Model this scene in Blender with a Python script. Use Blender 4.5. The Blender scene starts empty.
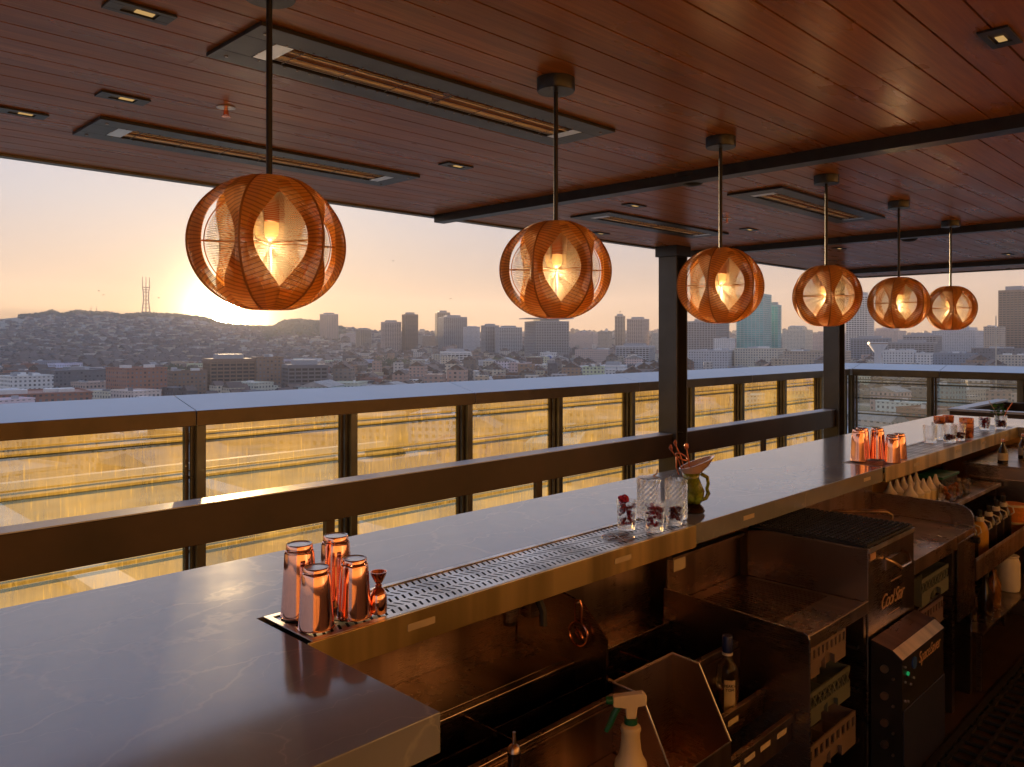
import bpy, bmesh, math, random
from mathutils import Vector, Matrix
R = math.radians
rnd = random.Random(7)
scene = bpy.context.scene
col = scene.collection
F = 796.0; CX = 512.0; HY = 340.0; ZC = 1.76
FX, FY = 0.7096, 0.7046            # camera heading in plan; right vector = (FY, -FX)

def ray_xy(px, d):                  # plan position at depth d along the bearing of column px
    r = (px - CX) / F * d
    return FX * d + FY * r, FY * d - FX * r
def on_plane(px, py, z):            # point of height z seen at (px, py)
    d = F * (ZC - z) / (py - HY)
    x, y = ray_xy(px, d)
    return x, y

# ------------------------------------------------------------------ helpers
def wloc(o):
    v = Vector((0,0,0))
    while o is not None: v += Vector(o.location); o = o.parent
    return v
class MB:
    def __init__(s):
        s.bm = bmesh.new(); s.mi = 0
    def _tag(s, fs):
        for f in fs: f.material_index = s.mi
    def poly(s, pts):
        vs = [s.bm.verts.new(p) for p in pts]
        f = s.bm.faces.new(vs); f.material_index = s.mi; return f
    def box(s, x0, x1, y0, y1, z0, z1):
        v = [s.bm.verts.new(p) for p in ((x0,y0,z0),(x1,y0,z0),(x1,y1,z0),(x0,y1,z0),(x0,y0,z1),(x1,y0,z1),(x1,y1,z1),(x0,y1,z1))]
        for q in ((3,2,1,0),(4,5,6,7),(0,1,5,4),(1,2,6,5),(2,3,7,6),(3,0,4,7)):
            s.bm.faces.new([v[i] for i in q]).material_index = s.mi
        return s
    def obox(s, c, sx, sy, sz, rz=0, ry=0, rx=0):
        m = Matrix.Translation(c) @ Matrix.Rotation(rz,4,'Z') @ Matrix.Rotation(ry,4,'Y') @ Matrix.Rotation(rx,4,'X')
        v = [s.bm.verts.new(m @ Vector((a*sx/2, b*sy/2, e*sz/2))) for a,b,e in ((-1,-1,-1),(1,-1,-1),(1,1,-1),(-1,1,-1),(-1,-1,1),(1,-1,1),(1,1,1),(-1,1,1))]
        for q in ((3,2,1,0),(4,5,6,7),(0,1,5,4),(1,2,6,5),(2,3,7,6),(3,0,4,7)):
            s.bm.faces.new([v[i] for i in q]).material_index = s.mi
        return s
    def rod(s, a, b, r0, r1=None, n=8, cap=True):
        a = Vector(a); b = Vector(b); r1 = r0 if r1 is None else r1
        d = (b-a).normalized(); u = d.orthogonal().normalized(); w = d.cross(u)
        A = []; B = []
        for i in range(n):
            t = 2*math.pi*i/n; e = u*math.cos(t)+w*math.sin(t)
            A.append(s.bm.verts.new(a+e*r0)); B.append(s.bm.verts.new(b+e*r1))
        for i in range(n):
            j = (i+1) % n
            s.bm.faces.new((A[i],A[j],B[j],B[i])).material_index = s.mi
        if cap:
            s.bm.faces.new(A[::-1]).material_index = s.mi; s.bm.faces.new(B).material_index = s.mi
        return s
    def tube(s, pts, r, n=8):
        pts = [Vector(p) for p in pts]; rings = []
        u = None
        for i, p in enumerate(pts):
            d = (pts[min(i+1,len(pts)-1)] - pts[max(i-1,0)]).normalized()
            u = d.orthogonal().normalized() if u is None else (u - d*u.dot(d)).normalized()
            w = d.cross(u); rr = r[i] if isinstance(r,(list,tuple)) else r
            rings.append([s.bm.verts.new(p+(u*math.cos(2*math.pi*k/n)+w*math.sin(2*math.pi*k/n))*rr) for k in range(n)])
        for a, b in zip(rings, rings[1:]):
            for k in range(n):
                j = (k+1) % n
                s.bm.faces.new((a[k],a[j],b[j],b[k])).material_index = s.mi
        s.bm.faces.new(rings[0][::-1]).material_index = s.mi; s.bm.faces.new(rings[-1]).material_index = s.mi
        return s
    def lathe(s, prof, n=32, c=(0,0,0), fac=None):
        c = Vector(c); rings = []
        for r, z in prof:
            if r < 1e-6: rings.append([s.bm.verts.new(c+Vector((0,0,z)))]); continue
            rings.append([s.bm.verts.new(c+Vector(((r if not fac else r*fac(k,z))*math.cos(2*math.pi*k/n),(r if not fac else r*fac(k,z))*math.sin(2*math.pi*k/n),z))) for k in range(n)])
        for a, b in zip(rings, rings[1:]):
            for k in range(n):
                j = (k+1) % n
                if len(a)==1 and len(b)==1: continue
                if len(a)==1: f=(a[0],b[j],b[k])
                elif len(b)==1: f=(a[k],a[j],b[0])
                else: f=(a[k],a[j],b[j],b[k])
                s.bm.faces.new(f).material_index = s.mi
        return s
    def prism(s, pts, vec):
        vec = Vector(vec); A = [s.bm.verts.new(p) for p in pts]; B = [s.bm.verts.new(Vector(p)+vec) for p in pts]
        n = len(A)
        s.bm.faces.new(A[::-1]).material_index = s.mi; s.bm.faces.new(B).material_index = s.mi
        for i in range(n):
            j = (i+1) % n
            s.bm.faces.new((A[i],A[j],B[j],B[i])).material_index = s.mi
        return s
    def ball(s, c, r, sub=2, jit=0, sc=(1,1,1)):
        m = bmesh.ops.create_icosphere(s.bm, subdivisions=sub, radius=1)
        for v in m['verts']:
            k = r*(1+rnd.uniform(-jit,jit)); v.co = Vector(c)+Vector((v.co.x*sc[0]*k, v.co.y*sc[1]*k, v.co.z*sc[2]*k))
            for f in v.link_faces: f.material_index = s.mi
        return s
    def build(s, name, mats, parent=None, world=True, smooth=False, bevel=0, base=None, fix=True):
        if fix: bmesh.ops.recalc_face_normals(s.bm, faces=s.bm.faces)
        me = bpy.data.meshes.new(name)
        off = Vector((0,0,0))
        if parent is not None:
            if world: off = wloc(parent)
        elif world:
            xs = [v.co for v in s.bm.verts]
            off = Vector(((min(v.x for v in xs)+max(v.x for v in xs))/2, (min(v.y for v in xs)+max(v.y for v in xs))/2, min(v.z for v in xs)))
        if off.length: bmesh.ops.translate(s.bm, vec=-off, verts=s.bm.verts)
        s.bm.to_mesh(me); s.bm.free()
        for m in (mats if isinstance(mats,(list,tuple)) else [mats]): me.materials.append(m)
        o = bpy.data.objects.new(name, me); col.objects.link(o)
        if parent is not None: o.parent = parent
        else: o.location = off
        if smooth:
            for p in me.polygons: p.use_smooth = True
            if smooth != 'full':
                try: me.set_sharp_from_angle(angle=R(40))
                except Exception: pass
        if bevel:
            b = o.modifiers.new('bevel','BEVEL'); b.width = bevel; b.segments = 2; b.limit_method = 'ANGLE'
        return o

def tag(o, label=None, cat=None, group=None, kind=None):
    if label: o['label'] = label
    if cat: o['category'] = cat
    if group: o['group'] = group
    if kind: o['kind'] = kind
    return o
def empty(name, loc, label, cat, group=None, rz=0):
    o = bpy.data.objects.new(name, None); col.objects.link(o); o.location = loc; o.rotation_euler.z = rz
    o.empty_display_size = .1
    return tag(o, label, cat, group)
def copy_tree(o, parent=None, loc=None, rz=None, label=None):
    c = o.copy(); col.objects.link(c)
    if parent is not None: c.parent = parent
    if loc is not None: c.location = loc
    if rz is not None: c.rotation_euler.z = rz
    if label: c['label'] = label
    for ch in [x for x in kids.get(o.name, [])] if o.name in kids else [x for x in bpy.data.objects if x.parent == o]:
        copy_tree(ch, c)
    return c
kids = {}
def boxes(name, m, parent, lst, world=True, bevel=0):
    for q in lst: bb = MB(); bb.box(*q); bb.build(name, m, parent, world=world, bevel=bevel)
def struct(o): o['kind'] = 'structure'; return o
def text(body, size, loc, rot, mat, parent, name='lettering', shear=0, align='CENTER', space=1):
    cu = bpy.data.curves.new(name, 'FONT'); cu.body = body; cu.size = size; cu.extrude = .0006; cu.align_x = align; cu.align_y = 'CENTER'
    cu.shear = shear; cu.space_character = space
    cu.materials.append(mat)
    tmp = bpy.data.objects.new(name, cu); col.objects.link(tmp)
    me = bpy.data.meshes.new_from_object(tmp.evaluated_get(bpy.context.evaluated_depsgraph_get()))
    bpy.data.objects.remove(tmp)
    o = bpy.data.objects.new(name, me); col.objects.link(o)
    o.parent = parent; o.location = Vector(loc) - wloc(parent); o.rotation_euler = rot
    return o

# ------------------------------------------------------------------ materials
class NT:
    def __init__(s, name):
        s.m = bpy.data.materials.new(name); s.m.use_nodes = True; s.t = s.m.node_tree; s.t.nodes.clear()
        s.out = s.n('ShaderNodeOutputMaterial')
    def n(s, typ, **kw):
        x = s.t.nodes.new(typ)
        for k, v in kw.items():
            if k.startswith('i_'):
                key = k[2:]; key = int(key) if key.isdigit() else key.replace('_',' ')
                x.inputs[key].default_value = v
            else: setattr(x, k, v)
        return x
    def l(s, a, b): s.t.links.new(a, b)
    def math(s, op, a, b=None):
        x = s.n('ShaderNodeMath', operation=op)
        for i, v in enumerate((a,b)):
            if v is None: continue
            if isinstance(v,(int,float)): x.inputs[i].default_value = v
            else: s.l(v, x.inputs[i])
        return x.outputs[0]
    def mix(s, fac, a, b):
        x = s.n('ShaderNodeMix', data_type='RGBA')
        for i, v in ((0,fac),(6,a),(7,b)):
            if isinstance(v,(int,float)): x.inputs[i].default_value = v
            elif isinstance(v,tuple): x.inputs[i].default_value = (*v[:3],1)
            else: s.l(v, x.inputs[i])
        return x.outputs[2]
    def noise(s, scale, detail=3, vec=None, stretch=None, coord='Object', rough=.5):
        tc = s.n('ShaderNodeTexCoord'); v = tc.outputs[coord]
        if stretch:
            mp = s.n('ShaderNodeMapping'); mp.inputs['Scale'].default_value = stretch; s.l(v, mp.inputs[0]); v = mp.outputs[0]
        x = s.n('ShaderNodeTexNoise'); x.inputs['Scale'].default_value = scale; x.inputs['Detail'].default_value = detail
        x.inputs['Roughness'].default_value = rough
        s.l(v, x.inputs['Vector']); return x
    def ramp(s, fac, p0, c0, p1, c1):
        x = s.n('ShaderNodeValToRGB'); e = x.color_ramp.elements
        e[0].position=p0; e[0].color=(*c0,1) if len(c0)==3 else c0; e[1].position=p1; e[1].color=(*c1,1) if len(c1)==3 else c1
        s.l(fac, x.inputs[0]); return x.outputs[0]
    def bsdf(s, color, rough=.5, metal=0, **kw):
        b = s.n('ShaderNodeBsdfPrincipled')
        if isinstance(color, tuple): b.inputs['Base Color'].default_value = (*color[:3],1)
        else: s.l(color, b.inputs['Base Color'])
        if isinstance(rough,(int,float)): b.inputs['Roughness'].default_value = rough
        else: s.l(rough, b.inputs['Roughness'])
        b.inputs['Metallic'].default_value = metal
        for k, v in kw.items():
            if isinstance(v,(int,float,tuple)): b.inputs[k].default_value = v
            else: s.l(v, b.inputs[k])
        s.l(b.outputs[0], s.out.inputs[0]); return b
    def bump(s, h, strength=.2, dist=.01):
        x = s.n('ShaderNodeBump'); x.inputs['Strength'].default_value = strength; x.inputs['Distance'].default_value = dist
        s.l(h, x.inputs['Height']); return x.outputs[0]

def basic(name, c, rough=.5, metal=0, var=.25, scale=9, bump=.05, **kw):
    t = NT(name); n = t.noise(scale, 4)
    c2 = tuple(min(1,x*(1+var)) for x in c); c1 = tuple(x*(1-var) for x in c)
    colr = t.ramp(n.outputs[0], .3, c1, .7, c2)
    r = t.math('ADD', t.math('MULTIPLY', n.outputs[0], .18), max(0,rough-.09))
    t.bsdf(colr, r, metal, Normal=t.bump(n.outputs[0], bump, .004), **kw)
    return t.m
def steel(name, c, rough=.28, streak=(2,2,60)):
    t = NT(name); n = t.noise(14, 3, stretch=streak); n2 = t.noise(3.5, 5); n3 = t.noise(60, 2)
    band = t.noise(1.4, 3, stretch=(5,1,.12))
    colr = t.mix(t.ramp(band.outputs[0], .42, (0,0,0), .62, (1,1,1)), c, tuple(x*.55 for x in c))  # dark bands painted in, standing for uneven reflections of brushed steel
    r = t.math('ADD', t.math('MULTIPLY', n.outputs[0], .10), t.math('ADD', t.math('MULTIPLY', n2.outputs[0], .18), rough-.12))
    wv = t.noise(2.6, 2, stretch=(2.2,2.2,.5))
    nb = t.math('MULTIPLY', wv.outputs[0], 7)
    t.bsdf(colr, r, 1, Normal=t.bump(nb, .05, .002)); return t.m
def glass(name, c=(1,1,1), rough=0., ior=1.45):
    t = NT(name); t.bsdf(c, rough, 0, **{'Transmission Weight':1., 'IOR':ior}); return t.m

M = {}
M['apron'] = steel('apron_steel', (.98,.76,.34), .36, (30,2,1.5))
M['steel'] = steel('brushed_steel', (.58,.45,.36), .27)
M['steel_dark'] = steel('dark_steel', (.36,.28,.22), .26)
M['tray'] = steel('tray_steel', (.78,.77,.76), .30)
M['black_metal'] = basic('black_metal', (.018,.016,.015), .35, 0, .3, 20)
M['bronze'] = basic('bronze_aluminium', (.11,.075,.035), .38, .6, .2, 6)
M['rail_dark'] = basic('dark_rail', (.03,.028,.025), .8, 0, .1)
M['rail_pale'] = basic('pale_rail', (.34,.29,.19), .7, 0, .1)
M['frame'] = basic('mullion_aluminium', (.14,.125,.09), .35, .7, .2, 6)
M['column'] = basic('column_paint', (.07,.062,.05), .35, .3, .25, 3)
M['midrail'] = basic('rail_paint', (.055,.03,.015), .32, .3, .3, 3)
M['cap'] = basic('cap_aluminium', (.44,.43,.44), .42, .8, .1, 2, .03)
M['black_rubber'] = basic('black_rubber', (.012,.012,.012), .55, 0, .3, 40, .3)
M['copper'] = basic('polished_copper', (.95,.50,.38), .10, 1, .08, 5, .0)
M['copper2'] = basic('brushed_copper', (.80,.34,.20), .22, 1, .15, 20, .05)
M['label'] = basic('label_paper', (.62,.55,.42), .6, 0, .1)
M['ink'] = basic('ink', (.03,.025,.02), .6, 0, .1)
M['dark_label'] = basic('dark_label', (.02,.025,.06), .4, 0, .2)
M['logo'] = basic('logo_copper', (.62,.40,.26), .4, .3, .1)
M['white_paint'] = basic('white_paint', (.7,.7,.72), .4, 0, .05)
def m_glass():
    t = NT('clear_glass'); p = t.n('ShaderNodeBsdfPrincipled'); p.inputs['Base Color'].default_value=(1,1,1,1); p.inputs['Roughness'].default_value=0; p.inputs['Transmission Weight'].default_value=1; p.inputs['IOR'].default_value=1.45
    tr = t.n('ShaderNodeBsdfTransparent'); m = t.n('ShaderNodeMixShader'); m.inputs[0].default_value=.55; t.l(tr.outputs[0], m.inputs[1]); t.l(p.outputs[0], m.inputs[2]); t.l(m.outputs[0], t.out.inputs[0]); return t.m
M['glass'] = m_glass()
M['glass_dirty'] = basic('reed_glass', (.8,.8,.8), .2)
M['berry'] = basic('berries', (.62,.02,.07), .3, 0, .5, 90, .5)
M['berry2'] = basic('dark_cherries', (.25,.015,.02), .2, 0, .5, 90, .3)
M['petal'] = basic('dried_rose', (.5,.02,.07), .6, 0, .4, 70, .4)
M['green'] = basic('green_plastic', (.01,.12,.06), .4, 0, .15)
M['cream'] = basic('cream_plastic', (.72,.62,.40), .4, 0, .1)
M['crate'] = basic('crate_plastic', (.20,.15,.13), .5, 0, .15, 12)
M['crate_grey'] = basic('crate_grey_green', (.13,.15,.13), .5, 0, .15, 12)
M['crate_purple'] = basic('crate_mauve', (.14,.10,.12), .5, 0, .15, 12)
M['navy'] = basic('navy_cap', (.012,.02,.10), .35, 0, .1)
M['blue'] = basic('blue_cap', (.03,.10,.4), .35, 0, .1)
M['juice'] = basic('juice', (.55,.30,.03), .35, 0, .1)
M['syrup'] = basic('dark_syrup', (.02,.012,.008), .15, 0, .1)
M['orange'] = basic('orange_fruit', (.62,.22,.03), .5, 0, .2, 60, .2)
M['mint'] = basic('mint_leaves', (.05,.17,.025), .5, 0, .5, 60, .3)
M['spice'] = basic('gold_liquid', (.5,.22,.04), .1, 0, .1, **{'Transmission Weight':.6})
M['twig'] = basic('copper_twig', (.55,.20,.10), .35, .6, .2)
M['white_plastic'] = basic('white_plastic', (.75,.72,.66), .4, 0, .08)
M['tree_bark'] = basic('bark', (.09,.06,.04), .8, 0, .3)
M['leaf'] = basic('leaf', (.075,.085,.03), .7, 0, .5, .3, .1)
M['leaf2'] = basic('leaf_dark', (.045,.06,.025), .7, 0, .5, .3, .1)
M['gold_lamp'] = None
def emis(name, c, s):
    t = NT(name); e = t.n('ShaderNodeEmission'); e.inputs[0].default_value=(*c,1); e.inputs[1].default_value=s
    t.l(e.outputs[0], t.out.inputs[0]); return t.m
M['bulb'] = emis('bulb_glow', (1,.62,.26), 6)
M['led_green'] = emis('led_green', (.03,.5,.15), .12)
M['down'] = emis('downlight_glow', (1,.6,.22), .14)

def m_stone():
    t = NT('grey_marble')
    tc = t.n('ShaderNodeTexCoord')
    nz = t.noise(1.3, 6, rough=.6)
    v = t.n('ShaderNodeVectorMath', operation='ADD')
    sc = t.n('ShaderNodeVectorMath', operation='SCALE'); sc.inputs['Scale'].default_value = .55
    t.l(nz.outputs['Color'], sc.inputs[0]); t.l(tc.outputs['Object'], v.inputs[0]); t.l(sc.outputs[0], v.inputs[1])
    def veins(scale, w, st):
        mp = t.n('ShaderNodeMapping'); mp.inputs['Scale'].default_value = st; mp.inputs['Rotation'].default_value=(0,0,.35)
        t.l(v.outputs[0], mp.inputs[0])
        vo = t.n('ShaderNodeTexVoronoi', feature='DISTANCE_TO_EDGE'); vo.inputs['Scale'].default_value = scale
        t.l(mp.outputs[0], vo.inputs['Vector'])
        return t.ramp(vo.outputs['Distance'], 0, (1,1,1), w, (0,0,0))
    a = veins(1.5, .013, (.8,1.9,1)); b = veins(3.4, .010, (.7,1.7,1))
    msk = t.noise(2.2, 3)
    mk = t.ramp(msk.outputs[0], .40, (0,0,0), .62, (1,1,1))
    ve = t.math('MINIMUM', t.math('ADD', t.math('MULTIPLY', a, .8), t.math('MULTIPLY', t.math('MULTIPLY', b, mk), .7)), 1)
    cl = t.noise(5, 6)
    base = t.ramp(cl.outputs[0], .3, (.235,.26,.31), .7, (.31,.335,.385))
    colr = t.mix(t.math('MULTIPLY', ve, .68), base, (.46,.47,.49))
    geo = t.n('ShaderNodeNewGeometry'); 
    sm = t.noise(2.8, 6, rough=.65)
    r = t.math('ADD', t.math('MULTIPLY', sm.outputs[0], .12), t.math('ADD', .06, t.math('MULTIPLY', ve, .02)))
    fine = t.noise(160, 2)
    t.bsdf(colr, r, 0, IOR=1.7, Normal=t.bump(t.math('ADD', fine.outputs[0], sm.outputs[0]), .03, .002), **{'Coat Weight':.3,'Coat Roughness':.08,'Coat IOR':1.5})
    return t.m
M['stone'] = m_stone()
def m_ceiling():
    t = NT('varnished_planks')
    tc = t.n('ShaderNodeTexCoord'); sp = t.n('ShaderNodeSeparateXYZ'); t.l(tc.outputs['Object'], sp.inputs[0])
    row = t.math('FLOOR', t.math('DIVIDE', sp.outputs[1], .13))
    wn = t.n('ShaderNodeTexWhiteNoise', noise_dimensions='1D'); t.l(row, wn.inputs['W'])
    gr = t.noise(9, 6, stretch=(.35,7,1), rough=.6); g2 = t.noise(2.2, 4, stretch=(.6,2,1))
    c = t.ramp(gr.outputs[0], .3, (.32,.10,.016), .72, (.62,.24,.055))
    c = t.mix(t.math('MULTIPLY', wn.outputs[0], .45), c, (.15,.045,.011))
    c = t.mix(t.math('MULTIPLY', g2.outputs[0], .35), c, (.52,.19,.05))
    r = t.math('ADD', t.math('MULTIPLY', g2.outputs[0], .25), .17)
    t.bsdf(c, r, 0, IOR=1.5, Normal=t.bump(t.math('ADD', gr.outputs[0], t.math('MULTIPLY', g2.outputs[0], 2)), .12, .004), **{'Specular IOR Level':.27})
    return t.m
M['planks'] = m_ceiling()
M['wallwood'] = basic('oak_wall', (.72,.43,.17), .4, 0, .12, 4)
def m_pane(name, k, cr, ct):
    t = NT(name)
    tr = t.n('ShaderNodeBsdfTransparent'); tr.inputs[0].default_value = (.92,.90,.78,1)
    rf = t.n('ShaderNodeBsdfRefraction'); rf.inputs['Color'].default_value=(*cr,1); rf.inputs['Roughness'].default_value=.62; rf.inputs['IOR'].default_value=1.05
    tl = t.n('ShaderNodeBsdfTranslucent'); tl.inputs[0].default_value=(*ct,1)
    m1 = t.n('ShaderNodeMixShader'); m1.inputs[0].default_value=.5; t.l(rf.outputs[0], m1.inputs[1]); t.l(tl.outputs[0], m1.inputs[2])
    st = t.noise(7, 5, stretch=(5,5,.5), rough=.7); bl = t.noise(2.5, 4); sc = t.noise(55, 2, stretch=(1,1,.12))
    d = t.math('ADD', t.math('MULTIPLY', t.ramp(st.outputs[0], .35, (0,0,0), .85, (1,1,1)), .18), t.math('MULTIPLY', bl.outputs[0], .55))
    d = t.math('ADD', d, t.math('MULTIPLY', t.ramp(sc.outputs[0], .60, (0,0,0), .72, (1,1,1)), .18))
    d = t.math('MULTIPLY', d, k)
    m2 = t.n('ShaderNodeMixShader'); t.l(d, m2.inputs[0]); t.l(tr.outputs[0], m2.inputs[1]); t.l(m1.outputs[0], m2.inputs[2])
    gl = t.n('ShaderNodeBsdfGlossy'); gl.inputs['Roughness'].default_value=.03
    fr = t.n('ShaderNodeFresnel'); fr.inputs[0].default_value=1.4
    m3 = t.n('ShaderNodeMixShader'); t.l(t.math('MULTIPLY', fr.outputs[0], .8), m3.inputs[0]); t.l(m2.outputs[0], m3.inputs[1]); t.l(gl.outputs[0], m3.inputs[2])
    t.l(m3.outputs[0], t.out.inputs[0]); return t.m
M['pane'] = m_pane('weathered_glass_backlit', 1.2, (1,.76,.24), (.92,.62,.14))  # ochre backlight glow worked into the colour of the dirty glass
M['pane_off_sun'] = m_pane('glass_off_sun', .38, (.9,.9,.8), (.7,.7,.6))  # same glass off the sun, backlight glow left out of its colour
def m_cord(name, c, tr=.35):
    t = NT(name); b = t.n('ShaderNodeBsdfPrincipled'); b.inputs['Base Color'].default_value=(*c,1); b.inputs['Roughness'].default_value=.5
    tl = t.n('ShaderNodeBsdfTranslucent'); tl.inputs[0].default_value=(*[min(1,x*1.3) for x in c],1)
    m = t.n('ShaderNodeMixShader'); m.inputs[0].default_value=tr; t.l(b.outputs[0], m.inputs[1]); t.l(tl.outputs[0], m.inputs[2]); t.l(m.outputs[0], t.out.inputs[0]); return t.m
M['cord'] = m_cord('amber_cord', (.66,.33,.08), .25)
M['cord2'] = m_cord('dark_amber_cord', (.44,.19,.048), .18)
M['cord_in'] = m_cord('pale_cord', (.62,.60,.54), .2)
M['frost'] = m_cord('frosted_glass', (.70,.55,.34), .6)
def m_heater():
    t = NT('heater_reflector'); w = t.n('ShaderNodeTexWave'); w.bands_direction='Y'; w.inputs['Scale'].default_value=18; w.inputs['Distortion'].default_value=3
    tc = t.n('ShaderNodeTexCoord'); t.l(tc.outputs['Object'], w.inputs[0])
    n = t.noise(6, 4, stretch=(.6,5,1))
    c = t.mix(n.outputs[0], (1,.95,.8), (.95,.8,.55))
    t.bsdf(c, .3, .15, Normal=t.bump(w.outputs['Fac'], .35, .01)); return t.m
M['reflector'] = m_heater()
def m_city(name, attr):
    t = NT(name)
    if attr:
        a = t.n('ShaderNodeAttribute', attribute_name='tint'); base = a.outputs['Color']
    else:
        a = t.n('ShaderNodeObjectInfo'); base = a.outputs['Color']
    geo = t.n('ShaderNodeNewGeometry'); tc = t.n('ShaderNodeTexCoord')
    sp = t.n('ShaderNodeSeparateXYZ'); t.l(tc.outputs['Object'], sp.inputs[0])
    sn = t.n('ShaderNodeSeparateXYZ'); 
    vt = t.n('ShaderNodeVectorTransform', vector_type='NORMAL', convert_from='WORLD', convert_to='OBJECT'); t.l(geo.outputs['Normal'], vt.inputs[0]); t.l(vt.outputs[0], sn.inputs[0])
    ax = t.math('GREATER_THAN', t.math('ABSOLUTE', sn.outputs[0]), .7)
    u = t.math('ADD', t.math('MULTIPLY', sp.outputs[1], ax), t.math('MULTIPLY', sp.outputs[0], t.math('SUBTRACT', 1, ax)))
    fu = t.math('FRACT', t.math('DIVIDE', t.math('ADD', u, 500), 3.4)); fz = t.math('FRACT', t.math('DIVIDE', t.math('ADD', sp.outputs[2], 99.6), 3.3))
    wu = t.math('MULTIPLY', t.math('GREATER_THAN', fu, .28), t.math('LESS_THAN', fu, .74))
    wz = t.math('MULTIPLY', t.math('GREATER_THAN', fz, .30), t.math('LESS_THAN', fz, .78))
    side = t.math('LESS_THAN', t.math('ABSOLUTE', sn.outputs[2]), .5)
    win = t.math('MULTIPLY', t.math('MULTIPLY', wu, wz), side)
    cell = t.n('ShaderNodeCombineXYZ'); t.l(t.math('FLOOR', t.math('DIVIDE', t.math('ADD', u, 500), 3.4)), cell.inputs[0]); t.l(t.math('FLOOR', t.math('DIVIDE', t.math('ADD', sp.outputs[2], 99.6), 3.3)), cell.inputs[1])
    wn = t.n('ShaderNodeTexWhiteNoise'); t.l(cell.outputs[0], wn.inputs[0])
    n = t.noise(.25, 5)
    wall = t.mix(t.math('MULTIPLY', n.outputs[0], .2), base, (.3,.26,.24))
    wc = t.mix(wn.outputs[0], (.05,.055,.065), (.22,.23,.25))
    c = t.mix(win, wall, wc)
    r = t.math('SUBTRACT', .75, t.math('MULTIPLY', win, .55))
    t.bsdf(c, r, 0); return t.m
M['city'] = m_city('city_walls', False)
M['city_mass'] = m_city('city_mass_walls', True)
def m_objcol(name, rough=.7, metal=0):
    t = NT(name); a = t.n('ShaderNodeObjectInfo'); n = t.noise(.4, 4)
    c = t.mix(t.math('MULTIPLY', n.outputs[0], .3), a.outputs['Color'], (.2,.18,.17)); t.bsdf(c, rough, metal); return t.m
M['trim'] = m_objcol('building_trim')
M['teal_glass'] = basic('teal_curtain_wall', (.10,.42,.42), .2, 0, .25, .05)
M['dark_glass'] = basic('dark_curtain_wall', (.05,.055,.065), .15, .2, .25, .05)
M['roofing'] = basic('roofing', (.30,.28,.27), .8, 0, .3, .2)
def m_ground():
    t = NT('city_ground')
    tc = t.n('ShaderNodeTexCoord')
    vo = t.n('ShaderNodeTexVoronoi'); vo.inputs['Scale'].default_value=.035; t.l(tc.outputs['Object'], vo.inputs['Vector'])
    n = t.noise(.004, 6); n2 = t.noise(.03, 4)
    c = t.mix(vo.outputs['Color'], (.16,.14,.12), (.38,.34,.30))
    c = t.mix(t.ramp(n2.outputs[0], .52, (0,0,0), .6, (1,1,1)), c, (.09,.09,.05))
    t.bsdf(c, .9, 0); return t.m
M['ground'] = m_ground()
M['asphalt'] = basic('asphalt', (.05,.048,.045), .85, 0, .3, .6)
M['hill'] = None
def m_floor():
    t = NT('dark_floor_tile'); b = t.n('ShaderNodeTexBrick'); tc = t.n('ShaderNodeTexCoord'); t.l(tc.outputs['Object'], b.inputs[0])
    b.offset=0; b.inputs['Scale'].default_value=1; b.inputs['Brick Width'].default_value=.2; b.inputs['Row Height'].default_value=.2; b.inputs['Mortar Size'].default_value=.004
    b.inputs['Color1'].default_value=(.035,.022,.016,1); b.inputs['Color2'].default_value=(.05,.03,.02,1); b.inputs['Mortar'].default_value=(.015,.012,.01,1)
    n = t.noise(4,4); t.bsdf(b.outputs[0], t.math('ADD', t.math('MULTIPLY', n.outputs[0], .3), .25), 0); return t.m
M['floor'] = m_floor()
M['deck'] = basic('terrace_paver', (.30,.27,.22), .75, 0, .2, 3)
M['roof_low'] = basic('gravel_roof', (.42,.35,.22), .9, 0, .35, .7)
M['kerb'] = basic('pale_parapet', (.62,.58,.50), .7, 0, .15, 1)

# ------------------------------------------------------------------ camera, light, world
cam = bpy.data.cameras.new('camera'); co = bpy.data.objects.new('camera', cam); col.objects.link(co)
co.location = (0,0,ZC); co.rotation_euler = (R(90), 0, math.atan2(FY,FX)-R(90))
cam.lens = F/1024*36; cam.sensor_width = 36; cam.shift_y = -(383.5-HY)/1024; cam.clip_start=.05; cam.clip_end = 60000
scene.camera = co
SX, SY = ray_xy(227, 1.0); sl = math.hypot(SX,SY); SX/=sl; SY/=sl
EL = math.atan((HY-315)/F/math.hypot(1,(227-CX)/F))
sdir = Vector((SX*math.cos(EL), SY*math.cos(EL), math.sin(EL)))
sun = bpy.data.lights.new('sun','SUN'); sun.energy = 5.0; sun.angle = R(.5); sun.color = (1,.68,.36)
so = bpy.data.objects.new('sun', sun); col.objects.link(so); so.rotation_euler = sdir.to_track_quat('Z','Y').to_euler()
w = bpy.data.worlds.new('World'); scene.world = w; w.use_nodes = True
nt = w.node_tree; nt.nodes.clear()
def wn(typ, **kw):
    x = nt.nodes.new(typ)
    for k,v in kw.items(): setattr(x,k,v)
    return x
L = nt.links.new
out = wn('ShaderNodeOutputWorld'); bg = wn('ShaderNodeBackground'); sky = wn('ShaderNodeTexSky', sky_type='NISHITA')
sky.sun_disc = False; sky.sun_elevation = EL; sky.sun_rotation = math.atan2(SX, SY); sky.air_density = 1.0; sky.dust_density = .25; sky.ozone_density = 3; sky.altitude=60
SKY_STR = .05
bg.inputs[1].default_value = SKY_STR
mt = wn('ShaderNodeMix', data_type='RGBA', blend_type='MULTIPLY'); mt.inputs[0].default_value=1; mt.inputs[7].default_value=(.25,.27,.40,1); L(sky.outputs[0], mt.inputs[6]); L(mt.outputs[2], bg.inputs[0])
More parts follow.
